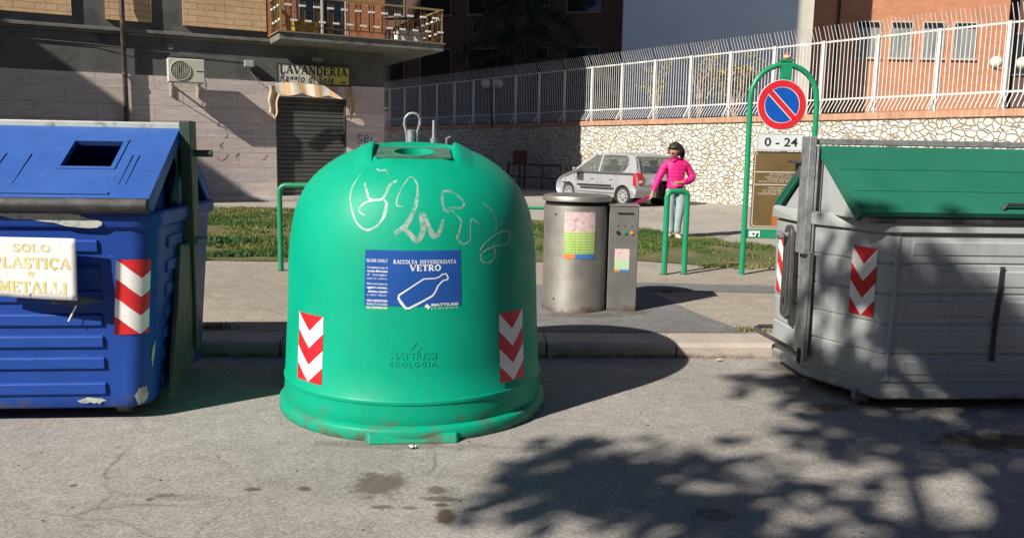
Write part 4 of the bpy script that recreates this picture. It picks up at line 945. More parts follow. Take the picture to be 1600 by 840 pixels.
m = MB(); m.grid(lambda u, v: bs(-.062 + .18 * u, .515 + .43 * v, .004 + .016 * max(0, 1 - u * 8)), 20, 16)
m.build('chevron_sticker', chevron_mat('worn_chevrons', 0, .68, worn=.30), BB, smooth=180)
M_CHIP = mat('bare_chipped_paint', (.42, .44, .41), .6, 0, .15, 20, dirt=(.16, .2, .24), ds=16, dth=(.5, .65))
def chip(name, s0, s1, z0, z1, n, lab, base=None, seed=1):
    random.seed(seed); top = []; bot = []; bf = base or bs
    for i in range(n + 1):
        s = s0 + (s1 - s0) * i / n; e = min(1, 4 * i / n, 4 * (n - i) / n); md = (z0 + z1) / 2
        top.append((s, md + (z1 - md) * e * random.uniform(.6, 1.0))); bot.append((s, md - (md - z0) * e * random.uniform(.3, 1.0)))
    m = MB(); m.add([bf(a, b, .004) for a, b in top + bot], [(i, i + 1, n + 2 + i, n + 1 + i) for i in range(n)]); o = m.build(name, M_CHIP, BB); return o
rim_s = surf(lambda z: bx_(1.1) + .032, lambda z: by_(1.1) + .032, .13)
ct_ = [(0, 333, 337), (30, 333, 338), (60, 333, 341), (75, 334, 346), (100, 334, 346), (115, 335, 349), (135, 335, 351), (150, 336, 356), (170, 338, 358), (185, 344, 359), (198, 346, 358), (205, 349, 354)]
m = MB(); V_ = [rim_s((x - 240) / 283 - .04, 1.58 - (y - 228) / 1300 * 4.53, .0035) for k_ in (1, 2) for x, y in [(c_[0], c_[k_]) for c_ in ct_]]; n = len(ct_)
m.add(V_, [(i, i + 1, n + i + 1, n + i) for i in range(n - 1)]); m.build('chipped_paint', M_CHIP, BB)
chip('chipped_paint', -1.5, -.88, 1.17, 1.202, 26, '', rim_s, 9); chip('chipped_paint', -.26, -.10, .105, .15, 12, '', None, 5); chip('chipped_paint', .05, .13, .085, .21, 12, '', None, 6)
m = MB(); m.add([bs(a, b, .005) for a, b in ((.145, .42), (.17, .46), (.165, .38), (.15, .30), (.14, .35))], [(0, 1, 2, 3, 4)]); m.build('chipped_paint', M_CHIP, BB)
# paper notice standing off the front
def paper():
    t = NT('notice_paper'); c = t.mix(t.ramp(t.noise(5, 5, .6), [(.45, 0.0), (.8, .35)]), C(.72, .71, .74), C(.45, .42, .42)); sp = t.ramp(t.noise(22, 4, .75), [(.66, 0.0), (.70, 1.0)])
    c = t.mix(sp, c, C(.08, .09, .14)); t.bump(t.noise(4, 3), .5, .01); return t.done(c, .4)
Nf = lambda x, z, l=0: Vector((.140 + .445 * x, -.715 - .055 * x - .018 * math.sin(3 * x + 2 * z) - l, 1.078 - .006 * x - .325 * (1 - z) - .012 * x * (1 - z)))
m = MB(); m.grid(lambda u, v: Nf(u, v), 14, 10); o = m.build('paper_notice', paper(), BB, smooth=180); so = o.modifiers.new('s', 'SOLIDIFY'); so.thickness = .004; so.offset = -1
m = MB(); nf = lambda x, y, l: Nf(x / 845, y / 640, .001 + l)
slab_word(m, 'SOLO', 215, 490, 82, 370, nf, 1); slab_word(m, 'PLASTICA', -10 + 12, 318, 112, 790, nf, 1.15); slab_word(m, 'e', 360, 235, 78, 75, nf, 1.1); slab_word(m, 'METALLI', 40, 60, 118, 715, nf, 1.15)
m.build('lettering', mat('gold_ink', (.62, .54, .20), .5, dirt=(.7, .68, .66), ds=14, dth=(.56, .66)), o)
part('torn_cardboard', lambda m: m.add([Vector(p) for p in ((.43, -.70, .750), (.54, -.66, .74), (.66, -.66, .722), (.69, -.68, .712), (.56, -.74, .70), (.44, -.745, .715), (.43, -.735, .725))], [(0, 1, 2, 3, 4, 5, 6)]), mat('card', (.33, .30, .26), .9, 0, .25, 30), BB)
part('paper_scrap', lambda m: m.add([(.545, -.69, .70), (.56, -.688, .705), (.50, -.69, .60), (.495, -.69, .605)], [(0, 1, 2, 3)]), M_WHITE, BB)

# ------------------------------------------------------------------ grey bin with green lids
GB = thing('waste_bin', (2.985, 5.72, 0), R(4), 'large light grey waste bin with green sloping lids, dappled by tree shade', 'waste bin')
gx_ = lambda z: .965 + .020 * (z - .08) / 1.1; gy_ = lambda z: .598 + .018 * (z - .08) / 1.1; GRR = .17
GPL = [(-.985, -.02), (-.758, -.54), (-.742, -.585), (-.718, -.608), (-.69, -.616), (.69, -.616), (.718, -.608), (.742, -.585), (.758, -.54), (.985, -.02), (.985, .06), (.975, .56), (.955, .60), (.915, .616), (-.915, .616), (-.955, .60), (-.975, .56), (-.985, .06)]
def gplan(hx, hy, z): return [(x * hx / .985, y * hy / .616, z) for x, y in GPL]
lv = [(.072, gx_(0) - .02, gy_(0) - .02), (.085, gx_(.09), gy_(.09)), (.135, gx_(.13), gy_(.13)), (.14, gx_(.13) - .012, gy_(.13) - .012), (.185, gx_(.18) - .012, gy_(.18) - .012), (.19, gx_(.18), gy_(.18))]
for z in (.37, .56, .75, .94): lv += [(z - .008, gx_(z), gy_(z)), (z - .005, gx_(z) - .011, gy_(z) - .011), (z + .004, gx_(z) - .011, gy_(z) - .011), (z + .007, gx_(z), gy_(z))]
lv += [(1.115, gx_(1.1), gy_(1.1)), (1.12, gx_(1.1) - .012, gy_(1.1) - .012), (1.13, gx_(1.1) - .012, gy_(1.1) - .012), (1.135, gx_(1.1) + .028, gy_(1.1) + .028), (1.205, gx_(1.1) + .028, gy_(1.1) + .028), (1.22, gx_(1.1) + .018, gy_(1.1) + .018), (1.22, gx_(1.1) - .02, gy_(1.1) - .02), (.8, .85, .48)]
m = MB(); m.loft([gplan(hx, hy, z) for z, hx, hy in lv], cap=False); m.add(gplan(gx_(0) - .02, gy_(0) - .02, .072), [tuple(range(18))[::-1]])
for z0, z1 in ((.23, .335), (.41, .525), (.60, .715), (.79, .905), (.985, 1.085)):
    y = -gy_((z0 + z1) / 2)
    for xa, xb in ((-.58, .62),):
        zc = (z0 + z1) / 2; m.prism([(y + .02, z0), (y - .006, z0 + .010), (y - .006 - (z1 - z0) * .08, z1 - .010), (y + .02, z1)], lambda a, b, t: (t, a, b), xa, xb)
m.prism([(-.688, -.596), (-.680, -.607), (-.661, -.607), (-.653, -.596)], lambda a, b, t: (a, b - .018 * (t - .08) / 1.1, t), .20, 1.11)
m.build('body', M_GREYP, GB, bevel=.005, seg=2)
part('interior', lambda m: m.box(-.80, .80, -.42, .42, .8, .82), M_DARK, GB)
def ghand(m, P):
    for s_ in (.30, .62): m.box(-.93, .93, -.004, .004, 0, .005, M=Matrix.Translation(P(0, s_)) @ Matrix.Rotation(math.atan2(.4, .62), 4, 'X'))
lid, P = gable_lid('lid', GB, M_GLID, -.955, .955, -.69, 1.262, -.055, 1.655, .035, None, .05, ghand)
part('rubber_gap_strip', lambda m: m.box(-.88, .90, -.66, -.635, 1.19, 1.262), M_BLACK, lid, bevel=.006)  # black strip stands in for the lid's rubber and the shaded gap below it
part('handle', lambda m: m.tube([P(-.06, .05, .0), P(-.04, .065, .03), P(.16, .065, .03), P(.18, .05, .0)], .012, 8), M_BLACK, lid)
gable_lid('lid', GB, M_GLID, -.955, .955, .69, 1.24, .055, 1.655, .035, None, .05)
for s_ in (-1, 1): part('gable', lambda m: m.prism([(-.56, 1.21), (.56, 1.21), (.07, 1.60), (-.07, 1.60)], lambda a, b, t: (s_ * t, a, b), .895, .915), M_GREYP, GB)
part('ridge_bar', lambda m: m.box(-1.0, 1.0, -.05, .05, 1.662, 1.702), M_GALV, GB, bevel=.006)
for s_ in (-1, 1):
    B_ = lambda m, a, b, *r_: m.box(*sorted((s_ * a, s_ * b)), *r_)
    ps = part('post', lambda m: (B_(m, .985, 1.035, -.075, .06, .93, 1.715), B_(m, .97, .985, -.09, -.075, .93, 1.66)), M_GALV, GB, bevel=.006)
    part('latch', lambda m: (B_(m, 1.036, 1.10, .03, .12, 1.535, 1.555), B_(m, 1.036, 1.05, .05, .11, 1.44, 1.535)), M_DSTEEL, ps, bevel=.004)
    sp = part('side_plate', lambda m: (B_(m, .975, .995, -.12, .07, .20, .95), B_(m, .995, 1.012, -.125, -.10, .2, .95)), M_GALV, GB, bevel=.005)
    part('slot', lambda m: B_(m, .996, .9975, -.06, .0, .17, .27), M_DARK, sp)
    am = part('swing_arm', lambda m: (m.prism(arc(.14, 1.045, .065, 0, 180, 8) + [(.06, .48), (.10, .45), (.19, .47), (.205, .50)], lambda a, b, t: (s_ * t, a, b), 1.03, 1.06), m.prism([(.08, 1.0), (.075, .53), (.095, .53), (.10, 1.0)], lambda a, b, t: (s_ * t, a, b), 1.06, 1.075)), M_DSTEEL, GB, bevel=.005)
    part('pivot_bolt', lambda m: (m.tube([(s_ * 1.05, .14, 1.04), (s_ * 1.14, .14, 1.04)], .018, 10), m.tube([(s_ * 1.10, .14, 1.04), (s_ * 1.125, .14, 1.04)], .034, 6)), M_GALV, am)
    part('slot', lambda m: m.prism([(.115, .55), (.16, .55), (.16, .60), (.115, .60)], lambda a, b, t: (s_ * t, a, b), 1.0605, 1.062), M_DARK, am)
    part('bumper_bar', lambda m: m.tube([(s_ * .985, -.02, .22), (s_ * 1.0, .2, .235), (s_ * 1.03, .38, .25), (s_ * 1.075, .50, .27), (s_ * 1.08, .58, .285), (s_ * 1.04, .62, .29), (s_ * .93, .62, .29)],   .016, 9), M_DSTEEL, GB, smooth=60)
    for yy in (-.42, .42): caster(GB, s_ * .74, yy, .055)
fd = Vector((-.227, .52, 0)).normalized(); fn_ = Vector((-fd.y, fd.x, 0))
def on_facet(s_, z, off): return Vector((-.756 * gx_(z) / .985, -.545 * gy_(z) / .616, z)) + fd * s_ + fn_ * off
m = MB(); m.grid(lambda u, v: on_facet(.195 - .19 * u, .590 + .435 * v, .004), 8, 14); m.build('chevron_sticker', M_CHEV, GB, smooth=180)
m = MB(); m.grid(lambda u, v: (-(.985 * gx_(0) / .985) - .012 + .012 * v * 0, .30 + .2 * u, .59 + .43 * v), 8, 14); m.build('chevron_sticker', M_CHEV, GB, smooth=180)
m = MB(); L_ = [(-.005 + .004 * sin(z * 9), z) for z in np.linspace(.33, .93, 12)]
m.prism([(a - .016, b) for a, b in L_] + [(a + .016, b) for a, b in L_[::-1]], lambda a, b, t: (a, -gy_(b) - .018 - .002 * (b > .6) + t, b), 0, .003); m.build('black_strip', M_BLACK, GB)

# ------------------------------------------------------------------ steel litter drum and its control box
def steel(name, base, rough):
    t = NT(name); mp = t.map((60, 60, 1.0)); n1 = t.noise(1.2, 4, .6, mp)
    c = t.ramp(t.noise(3.0, 5, .6), [(.3, tuple(b * .95 for b in base)), (.7, tuple(min(1, b * 1.04) for b in base))]); c = t.mix(.22, c, t.ramp(n1, [(.3, .7), (.7, 1.2)]), 'MULTIPLY')
    X = t.xyz(); d = t.math('ADD', t.math('SUBTRACT', 1, t.math('MULTIPLY', X[2], 11)), t.math('MULTIPLY', t.math('SUBTRACT', t.noise(9, 6, .7), .5), 2.2)); c = t.mix(t.ramp(d, [(.4, 0.0), (1, .8)]), c, C(.15, .09, .05))
    t.bump(n1, .08, .002); return t.done(c, t.ramp(t.noise(6, 5), [(.3, rough - .05), (.7, rough + .1)]), .75)
M_STEEL = steel('brushed_steel', (.34, .325, .295), .46)
def postermat(name, band=True):
    t = NT(name); X = t.xyz(t.tc.outputs['UV']); 
    pv = t.vor(5.5, 'F1', t.map((1, 1.3, 1), (.3, .2, 0), src=t.tc.outputs['UV'])); fl = t.ramp(pv, [(.0, (.75, .55, .58)), (.35, (.62, .30, .38)), (.6, (.72, .62, .58)), (.9, (.33, .15, .2))]); fl = t.mix(.5, fl, t.ramp(t.noise(16, 5, .7, t.map(src=t.tc.outputs['UV'])), [(.3, (.4, .2, .25)), (.7, (.85, .75, .7))]))
    stripe = t.math('MODULO', t.math('MULTIPLY', X[1], 17), 1); tn = t.noise(30, 2, .5, t.map((1.4, .05, 1), src=t.tc.outputs['UV']))
    line = t.math('MULTIPLY', t.ramp(stripe, [(0, 0.0), (.5, 0.0), (.55, 1.0), (.9, 1.0), (.95, 0.0)]), t.ramp(tn, [(.42, 0.0), (.5, .55)]))
    gr = t.mix(line, t.ramp(X[1], [(.2, (.25, .43, .07)), (.65, (.36, .50, .12))]), C(.7, .75, .6))
    if not band: gr = t.mix(.6, gr, C(.45, .6, .5))
    bt = t.mix(t.math('GREATER_THAN', X[0], .36), C(.60, .22, .06), C(.05, .17, .45))
    c = t.mix(t.math('GREATER_THAN', X[1], .585), gr, fl); c = t.mix(t.math('LESS_THAN', X[1], .105), c, bt); return t.done(c, .35)
gd = gz(.6, 7.8)
DR = thing('litter_drum', (.60, 7.80, gd), 0, 'round brushed steel litter drum with a flower poster', 'litter bin')
part('body', lambda m: m.lathe([(-.02, .315), (.0, .315), (.03, .306), (.96, .308), (.975, .306)], 72), M_STEEL, DR, smooth=40)
part('gap_band', lambda m: m.lathe([(.975, .294), (1.02, .294)], 64), M_DARK, DR, smooth=40)
part('lid', lambda m: m.lathe([(1.012, .30), (1.012, .318), (1.018, .322), (1.045, .322), (1.058, .316), (1.068, .295), (1.072, .27), (1.076, .01)], 72), M_STEEL, DR, smooth=30)
m = MB(); m.grid(lambda u, v: ((.310) * sin(.03 + (u - .5) * .94), -.310 * cos(.03 + (u - .5) * .94), .50 + .425 * v), 16, 6)
# the poster's upper right corner is rounded off
bm_o = m.build('poster', postermat('flower_poster'), DR, smooth=180)
part('bolt', lambda m: [m.tube([(.31 * sin(a), -.31 * cos(a), z), (.318 * sin(a), -.318 * cos(a), z)], .008, 8) for a in (-.75, .8) for z in (.12, .90)], M_DSTEEL, DR)
CBX = thing('control_box', (1.03, 7.76, gd), R(-4), 'narrow steel control box with buttons and a card slot, beside the drum', 'control box')
part('casing', lambda m: m.box(-.135, .135, -.14, .14, -.02, .975), steel('plain_steel', (.26, .255, .24), .5), CBX, bevel=.008)
part('top_cap', lambda m: m.box(-.142, .142, -.147, .147, .975, .99), M_STEEL, CBX, bevel=.004)
part('card_slot', lambda m: (m.box(-.06, .085, -.147, -.1405, .905, .918)), M_DARK, CBX)
for bx0, mt in ((-.052, M_DARK), (.012, mat('green_button', (.01, .25, .16), .3)), (.072, mat('amber_button', (.55, .30, .03), .3))):
    part('button', lambda m: m.tube([(bx0, -.140, .735), (bx0, -.152, .735)], .0165, 14), mt, CBX, smooth=40)
    part('keyhole', lambda m: m.tube([(bx0, -.140, .795), (bx0, -.144, .795)], .006, 8), M_DARK, CBX)
m = MB(); m.grid(lambda u, v: (-.075 + .135 * u, -.1425, .37 + .215 * v), 1, 1); m.build('poster', postermat('small_poster', False), CBX)

# ------------------------------------------------------------------ green tube rails
def hoop(x0, y0, x1, y1, h, r, label, rc=.09, name='hoop_rail'):
    t = thing(name, (x0, y0, gz(x0, y0)), math.atan2(y1 - y0, x1 - x0), label, 'rail', 'green tube rails'); L = math.hypot(x1 - x0, y1 - y0)
    pts = [(0, 0, -.05), (0, 0, h * .5)] + [(rc - rc * cos(R(a)), 0, h - rc + rc * sin(R(a))) for a in range(0, 91, 15)] + [(L - rc + rc * sin(R(a)), 0, h - rc + rc * cos(R(a))) for a in range(0, 91, 15)] + [(L, 0, h * .5), (L, 0, -.05)]
    part('tube', lambda m: m.tube(pts, r, 14), M_GREEN, t, smooth=60)
    for a in (0, L): part('base_ring', lambda m: m.lathe([(0, r * 1.5), (.006, r * 1.5), (.010, r * 1.1)], 16, (a, 0, 0)), M_DSTEEL, t)
    return t
hoop(1.835, 9.94, 2.085, 9.99, 1.0, .034, 'narrow green tube hoop set in the pavement before the woman in pink', .07)
hoop(-2.72, 9.70, -1.70, 9.78, 1.0, .031, 'green tube hoop between the blue bin and the green bell', .08)
hoop(-.55, 15.0, .75, 14.9, .40, .027, 'low green tube rail on the grass behind the steel drum', .06)
# green arch with the signs
AX, AY = 2.80, 10.05; az_ = gz(AX, AY)
AR = thing('sign_arch', (AX, AY, az_), R(2), 'tall green tube arch carrying the no parking sign', 'sign stand')
ca, ra = .395, .385
pts = [(0, 0, -.05), (-.0, 0, 1.1), (-.012, 0, 2.07)] + [(ca - .01 - (ca) * cos(R(a)), 0, 2.12 + ra * sin(R(a))) for a in range(0, 181, 15)] + [(2 * ca, 0, 2.05), (2 * ca, 0, 1.0), (2 * ca, 0, -.05)]
part('tube', lambda m: m.tube(pts, .033, 14), M_GREEN, AR, smooth=60)
br = part('top_bracket', lambda m: (m.box(ca - .065, ca + .065, -.03, .03, 2.27, 2.49), m.box(ca - .08, ca + .07, -.035, .035, 2.535, 2.57)), M_GREEN, AR, bevel=.006)
part('finial', lambda m: (m.lathe([(2.57, .045), (2.59, .045), (2.594, .034)], 12, (ca, 0, 0)), m.lathe([(2.606, .03), (2.63, .026), (2.645, .01)], 12, (ca, 0, 0))), mat('finial_orange', (.62, .16, .05), .5), br)
part('finial_band', lambda m: m.lathe([(2.593, .036), (2.607, .032)], 12, (ca, 0, 0)), M_WHITE, br)
cbz = .50
xb = part('crossbar', lambda m: m.box(.03, 2 * ca - .03, -.012, .012, cbz - .055, cbz + .055), M_GREEN, AR, bevel=.004)
def f(m):
    for q in ((.06, .19, -.032, .036),): m.box(q[0], q[1], -.0145, -.0125, cbz + q[2], cbz + q[3])
em = part('emblem', f, M_WINK, xb)
part('emblem_mark', lambda m: (m.prism([(.10, cbz - .012), (.128, cbz - .012), (.128, cbz + .012), (.10, cbz + .012)], lambda a, b, t: (a, t, b), -.0165, -.015), m.prism([(.142, cbz - .035), (.165, cbz - .035), (.178, cbz - .005), (.172, cbz + .016), (.15, cbz + .01), (.145, cbz - .012)], lambda a, b, t: (a, t, b), -.0165, -.015)), mat('emblem_black', (.02, .05, .03), .5), em)
def on_ar(x, y, z): a = R(2); return (AX + x * cos(a) - y * sin(a), AY + x * sin(a) + y * cos(a), az_ + z)
NP = thing('no_parking_sign', on_ar(.352, -.05, 2.035), R(2), 'round blue and red no parking sign on the green arch', 'road sign')
disc = lambda r0, r1, y0, y1, n=56: (lambda m: m.add([(q * cos(2 * pi * k / n), y, q * sin(2 * pi * k / n)) for q, y in ((r1, y1), (r1, y0), (r0, y0), (r0, y1)) for k in range(n)], [(a * n + k, a * n + (k + 1) % n, ((a + 1) % 4) * n + (k + 1) % n, ((a + 1) % 4) * n + k) for a in range(4) for k in range(n)]))
t = NT('sign_red'); M_RED = t.done(t.ramp(t.noise(5, 4), [(.3, (.56, .018, .03)), (.7, (.64, .028, .045))]), .35)
M_SBLUE = mat('sign_blue', (.006, .085, .42), .35, 0, .06)
part('back_plate', lambda m: m.prism([(.292 * cos(2 * pi * k / 56), .292 * sin(2 * pi * k / 56)) for k in range(56)], lambda a, b, t: (a, t, b), -.004, .01), M_WHITE, NP)
part('ring', disc(.212, .286, -.008, -.0045), M_RED, NP)
part('field', lambda m: m.prism([(.203 * cos(2 * pi * k / 56), .203 * sin(2 * pi * k / 56)) for k in range(56)], lambda a, b, t: (a, t, b), -.0075, -.0045), M_SBLUE, NP)
bar = Matrix.Rotation(R(45), 4, 'Y')
part('bar_edge', lambda m: m.box(-.207, .207, -.0095, -.0078, -.04, .04, M=bar), M_WHITE, NP)
part('bar', lambda m: m.box(-.216, .216, -.0115, -.0097, -.031, .031, M=bar), M_RED, NP)
part('clamp', lambda m: m.box(-.03, .03, .0105, .05, -.02, .32), M_GREEN, NP)
HP = thing('hours_plate', on_ar(.365, -.05, 1.60), R(2), 'white rectangular plate reading 0 - 24 below the no parking sign', 'sign')
part('panel', lambda m: m.box(-.29, .29, -.004, .008, -.105, .105), mat('plate_white', (.62, .66, .68), .35, 0, .06), HP, bevel=.003)
m = MB(); plain_word(m, '0 - 24', -.195, -.052, .105, .40, lambda x, y, l: (x, -.0045 - l, y), .02); m.build('lettering', M_BLKINK, HP)
part('border', lambda m: (m.box(-.28, .28, -.0052, -.0042, .090, .096), m.box(-.28, .28, -.0052, -.0042, -.096, -.090), m.box(-.28, -.274, -.0052, -.0042, -.09, .09), m.box(.274, .28, -.0052, -.0042, -.09, .09)), mat('plate_grey', (.25, .27, .28), .5), HP)
IB = thing('info_board', on_ar(.42, -.02, .58), R(2), 'bronze brown information board with white text between the arch posts', 'sign')
def brz():
    t = NT('bronze_board'); c = t.ramp(t.noise(2.2, 5, .6), [(.3, (.17, .115, .05)), (.6, (.25, .175, .08)), (.8, (.33, .24, .12))]); return t.done(c, .3, .35)
part('panel', lambda m: m.prism(rrect(.355, .455, .05, 5, 0, .455), lambda a, b, t: (a, t, b), -.008, .012), brz(), IB)
part('patch', lambda m: m.box(-.10, .10, -.0105, -.009, .02, .20), mat('orange_patch', (.38, .15, .04), .45), IB)
m = MB(); o_ = rrect(.345, .445, .045, 5, 0, .455); i_ = rrect(.335, .435, .04, 5, 0, .455); n = len(o_)
m.add([(a, -.0095, b) for a, b in o_ + i_], [(k, (k + 1) % n, n + (k + 1) % n, n + k) for k in range(n)])
for z in (.66, .51): m.box(-.335, .335, -.0105, -.0085, z, z + .012)
fnb = lambda x, y, l: (x, -.0085 - l, y)
for s_, z, h, wd in (('PROGETTO', .625, .022, .26), ('DELLA CITTA', .597, .02, .36), ('INTERVENTO', .571, .018, .3), ('RACCOLTA RIFIUTI', .543, .022, .5), ('PROGETTO', .465, .024, .26), ('COMUNE', .43, .026, .40), ('UNIONE EUROPEA', .395, .026, .5)): plain_word(m, s_, -wd / 2 - .03, z, h, wd, fnb, .0, .15)
m.build('lettering', mat('board_ink', (.55, .52, .46), .5), IB)
# rust coloured rail and box in the shade behind the bell
RR = thing('rust_rail', on_w(-3.45, -.55, gz(.5, 29)), WZ, 'low rust brown metal rail in the shade before the stone wall', 'rail')
M_RUST = mat('rust_paint', (.12, .05, .03), .6, 0, .15, 8)
part('rail', lambda m: (m.box(.0, 3.1, -.03, .03, .80, .87),), M_RUST, RR)
part('rail', lambda m: m.box(.0, 3.1, -.025, .025, .38, .43), M_RUST, RR)
for a in (.02, 1.0, 2.05, 3.08): part('post', lambda m: m.box(a - .03, a + .03, -.03, .03, -.1, .82), M_RUST, RR)
EB = thing('meter_box', on_w(-2.9, -.42, gz(.1, 29)), R(-12), 'rust orange metal box on a post beside the rust brown rail', 'box')
part('cabinet', lambda m: m.box(-.23, .23, -.12, .12, .85, 1.33), M_RUST, EB, bevel=.015)
part('post', lambda m: m.box(-.035, .035, -.03, .03, -.1, .88), M_DSTEEL, EB)
# ------------------------------------------------------------------ parked car
CAR = thing('parked_car', (3.62, 23.05, gz(3.2, 23)), R(122), 'small silver five door hatchback parked with its nose towards the stone wall', 'car')
CAR.location = (2.83, 22.85, gz(2.8, 22.8)); CAR.scale = (1, 1, .90)
t = NT('silver_paint'); M_SILV = t.done(t.ramp(t.noise(3, 3), [(.3, (.36, .37, .395)), (.7, (.40, .41, .435))]), .38, .2); t.b.inputs['Coat Weight'].default_value = .4
t = NT('car_glass'); t.done(C(.10, .12, .115), .08, 0, .3); t.b.inputs['Alpha'].default_value = .6; M_CGL = t.m
M_TRIM = mat('dark_trim', (.02, .02, .022), .55)
def arch_(cx, r=.325, a0=180, a1=0): return [(cx + r * cos(R(a)), .27 + r * sin(R(a))) for a in np.linspace(a0, a1, 13)]
prof = [(-1.66, .25), (-1.72, .33), (-1.755, .46), (-1.745, .62), (-1.72, .80), (-1.68, .92), (-1.60, .945), (.90, .945), (1.10, .905), (1.42, .80), (1.62, .70), (1.72, .58), (1.755, .46), (1.74, .32), (1.66, .22), (1.52, .21)] + arch_(1.17, a0=0, a1=180) + [(.80, .20), (-.83, .20)] + arch_(-1.20, a0=0, a1=180) + [(-1.56, .24)]
m = MB(); n = len(prof); ys = [(-.80, 1), (-.795, 1), (.795, 1), (.80, 1)]
secs = []
for y, ins in ((-.70, .10), (-.765, .045), (-.79, .015), (-.80, 0), (.80, 0), (.79, .015), (.765, .045), (.70, .10)):
    secs.append([(x * (1 - ins * .5), y, .5 + (z - .5) * (1 - ins * 1.1) if z > .5 else z + ins * .0) for x, z in prof])
m.loft(secs); body = recalc(m.build('body', M_SILV, CAR, smooth=38))
def side(x, z, s, off=0): 
    k = (z - .93) / .51; return (x, s * (.775 - .155 * k + off), z)
def pil(name, poly, th=.035, mt=None):
    for s in (-1, 1):
        m = MB(); nn = len(poly); m.add([side(x, z, s, 0) for x, z in poly] + [side(x, z, s, -th) for x, z in poly], [tuple(range(nn)), tuple(range(nn, 2 * nn))[::-1]] + [(i, i + nn, (i + 1) % nn + nn, (i + 1) % nn) for i in range(nn)])
        recalc(m.build(name, mt or M_SILV, CAR, bevel=.008))
pil('pillar', [(1.02, .93), (.88, .93), (.10, 1.42), (.22, 1.445)])
pil('pillar', [(-.12, .93), (-.20, .93), (-.19, 1.43), (-.13, 1.43)])
pil('pillar', [(-1.10, .93), (-1.69, .93), (-1.585, 1.20), (-1.44, 1.415), (-1.10, 1.43), (-1.25, 1.34), (-1.30, 1.15), (-1.22, 1.0)])
m = MB(); m.loft([[(x, -hw, z - .045), (x, -hw * .97, z - .01), (x, -hw * .7, z + .028), (x, 0, z + .042), (x, hw * .7, z + .028), (x, hw * .97, z - .01), (x, hw, z - .045), (x, hw * .6, z - .03), (x, -hw * .6, z - .03)] for x, hw, z in ((-1.47, .55, 1.375), (-1.38, .60, 1.425), (-1.1, .618, 1.465), (-.5, .622, 1.478), (-.1, .62, 1.46), (.12, .61, 1.43), (.24, .58, 1.395))])
recalc(m.build('roof', M_SILV, CAR, smooth=40))
for s in (-1, 1):
    part('side_window', lambda m: m.add([side(x, z, s, -.012) for x, z in ((.88, .945), (-.12, .945), (-.13, 1.42), (.12, 1.42))], [(0, 1, 2, 3)]), M_CGL, CAR)
    part('side_window', lambda m: m.add([side(x, z, s, -.012) for x, z in ((-.20, .945), (-1.12, .945), (-1.28, 1.1), (-1.26, 1.3), (-1.12, 1.42), (-.19, 1.42))], [(0, 1, 2, 3, 4, 5)]), M_CGL, CAR)
part('windscreen', lambda m: m.add([(1.0, -.72, .94), (1.0, .72, .94), (.2, .58, 1.42), (.2, -.58, 1.42)], [(0, 1, 2, 3)]), M_CGL, CAR)
def f(m):
    for s in (-1, 1): m.add([(-1.70, s * .775, .94), (-1.70, s * .62, .94), (-1.44, s * .50, 1.39), (-1.44, s * .62, 1.415), (-1.65, s * .775, .94), (-1.65, s * .62, .94), (-1.40, s * .50, 1.39), (-1.40, s * .62, 1.415)], [(0, 1, 2, 3), (7, 6, 5, 4), (0, 3, 7, 4), (1, 5, 6, 2)])
    m.box(-1.48, -1.39, -.6, .6, 1.375, 1.42)
recalc(part('hatch_frame', f, M_SILV, CAR, bevel=.01))
part('rear_window', lambda m: m.add([(-1.692, -.62, .95), (-1.692, .62, .95), (-1.44, .51, 1.385), (-1.44, -.51, 1.385)], [(0, 1, 2, 3)]), M_CGL, CAR)
part('wiper', lambda m: m.tube([(-1.70, 0, .96), (-1.68, .3, 1.0)], .008, 5), M_TRIM, CAR)
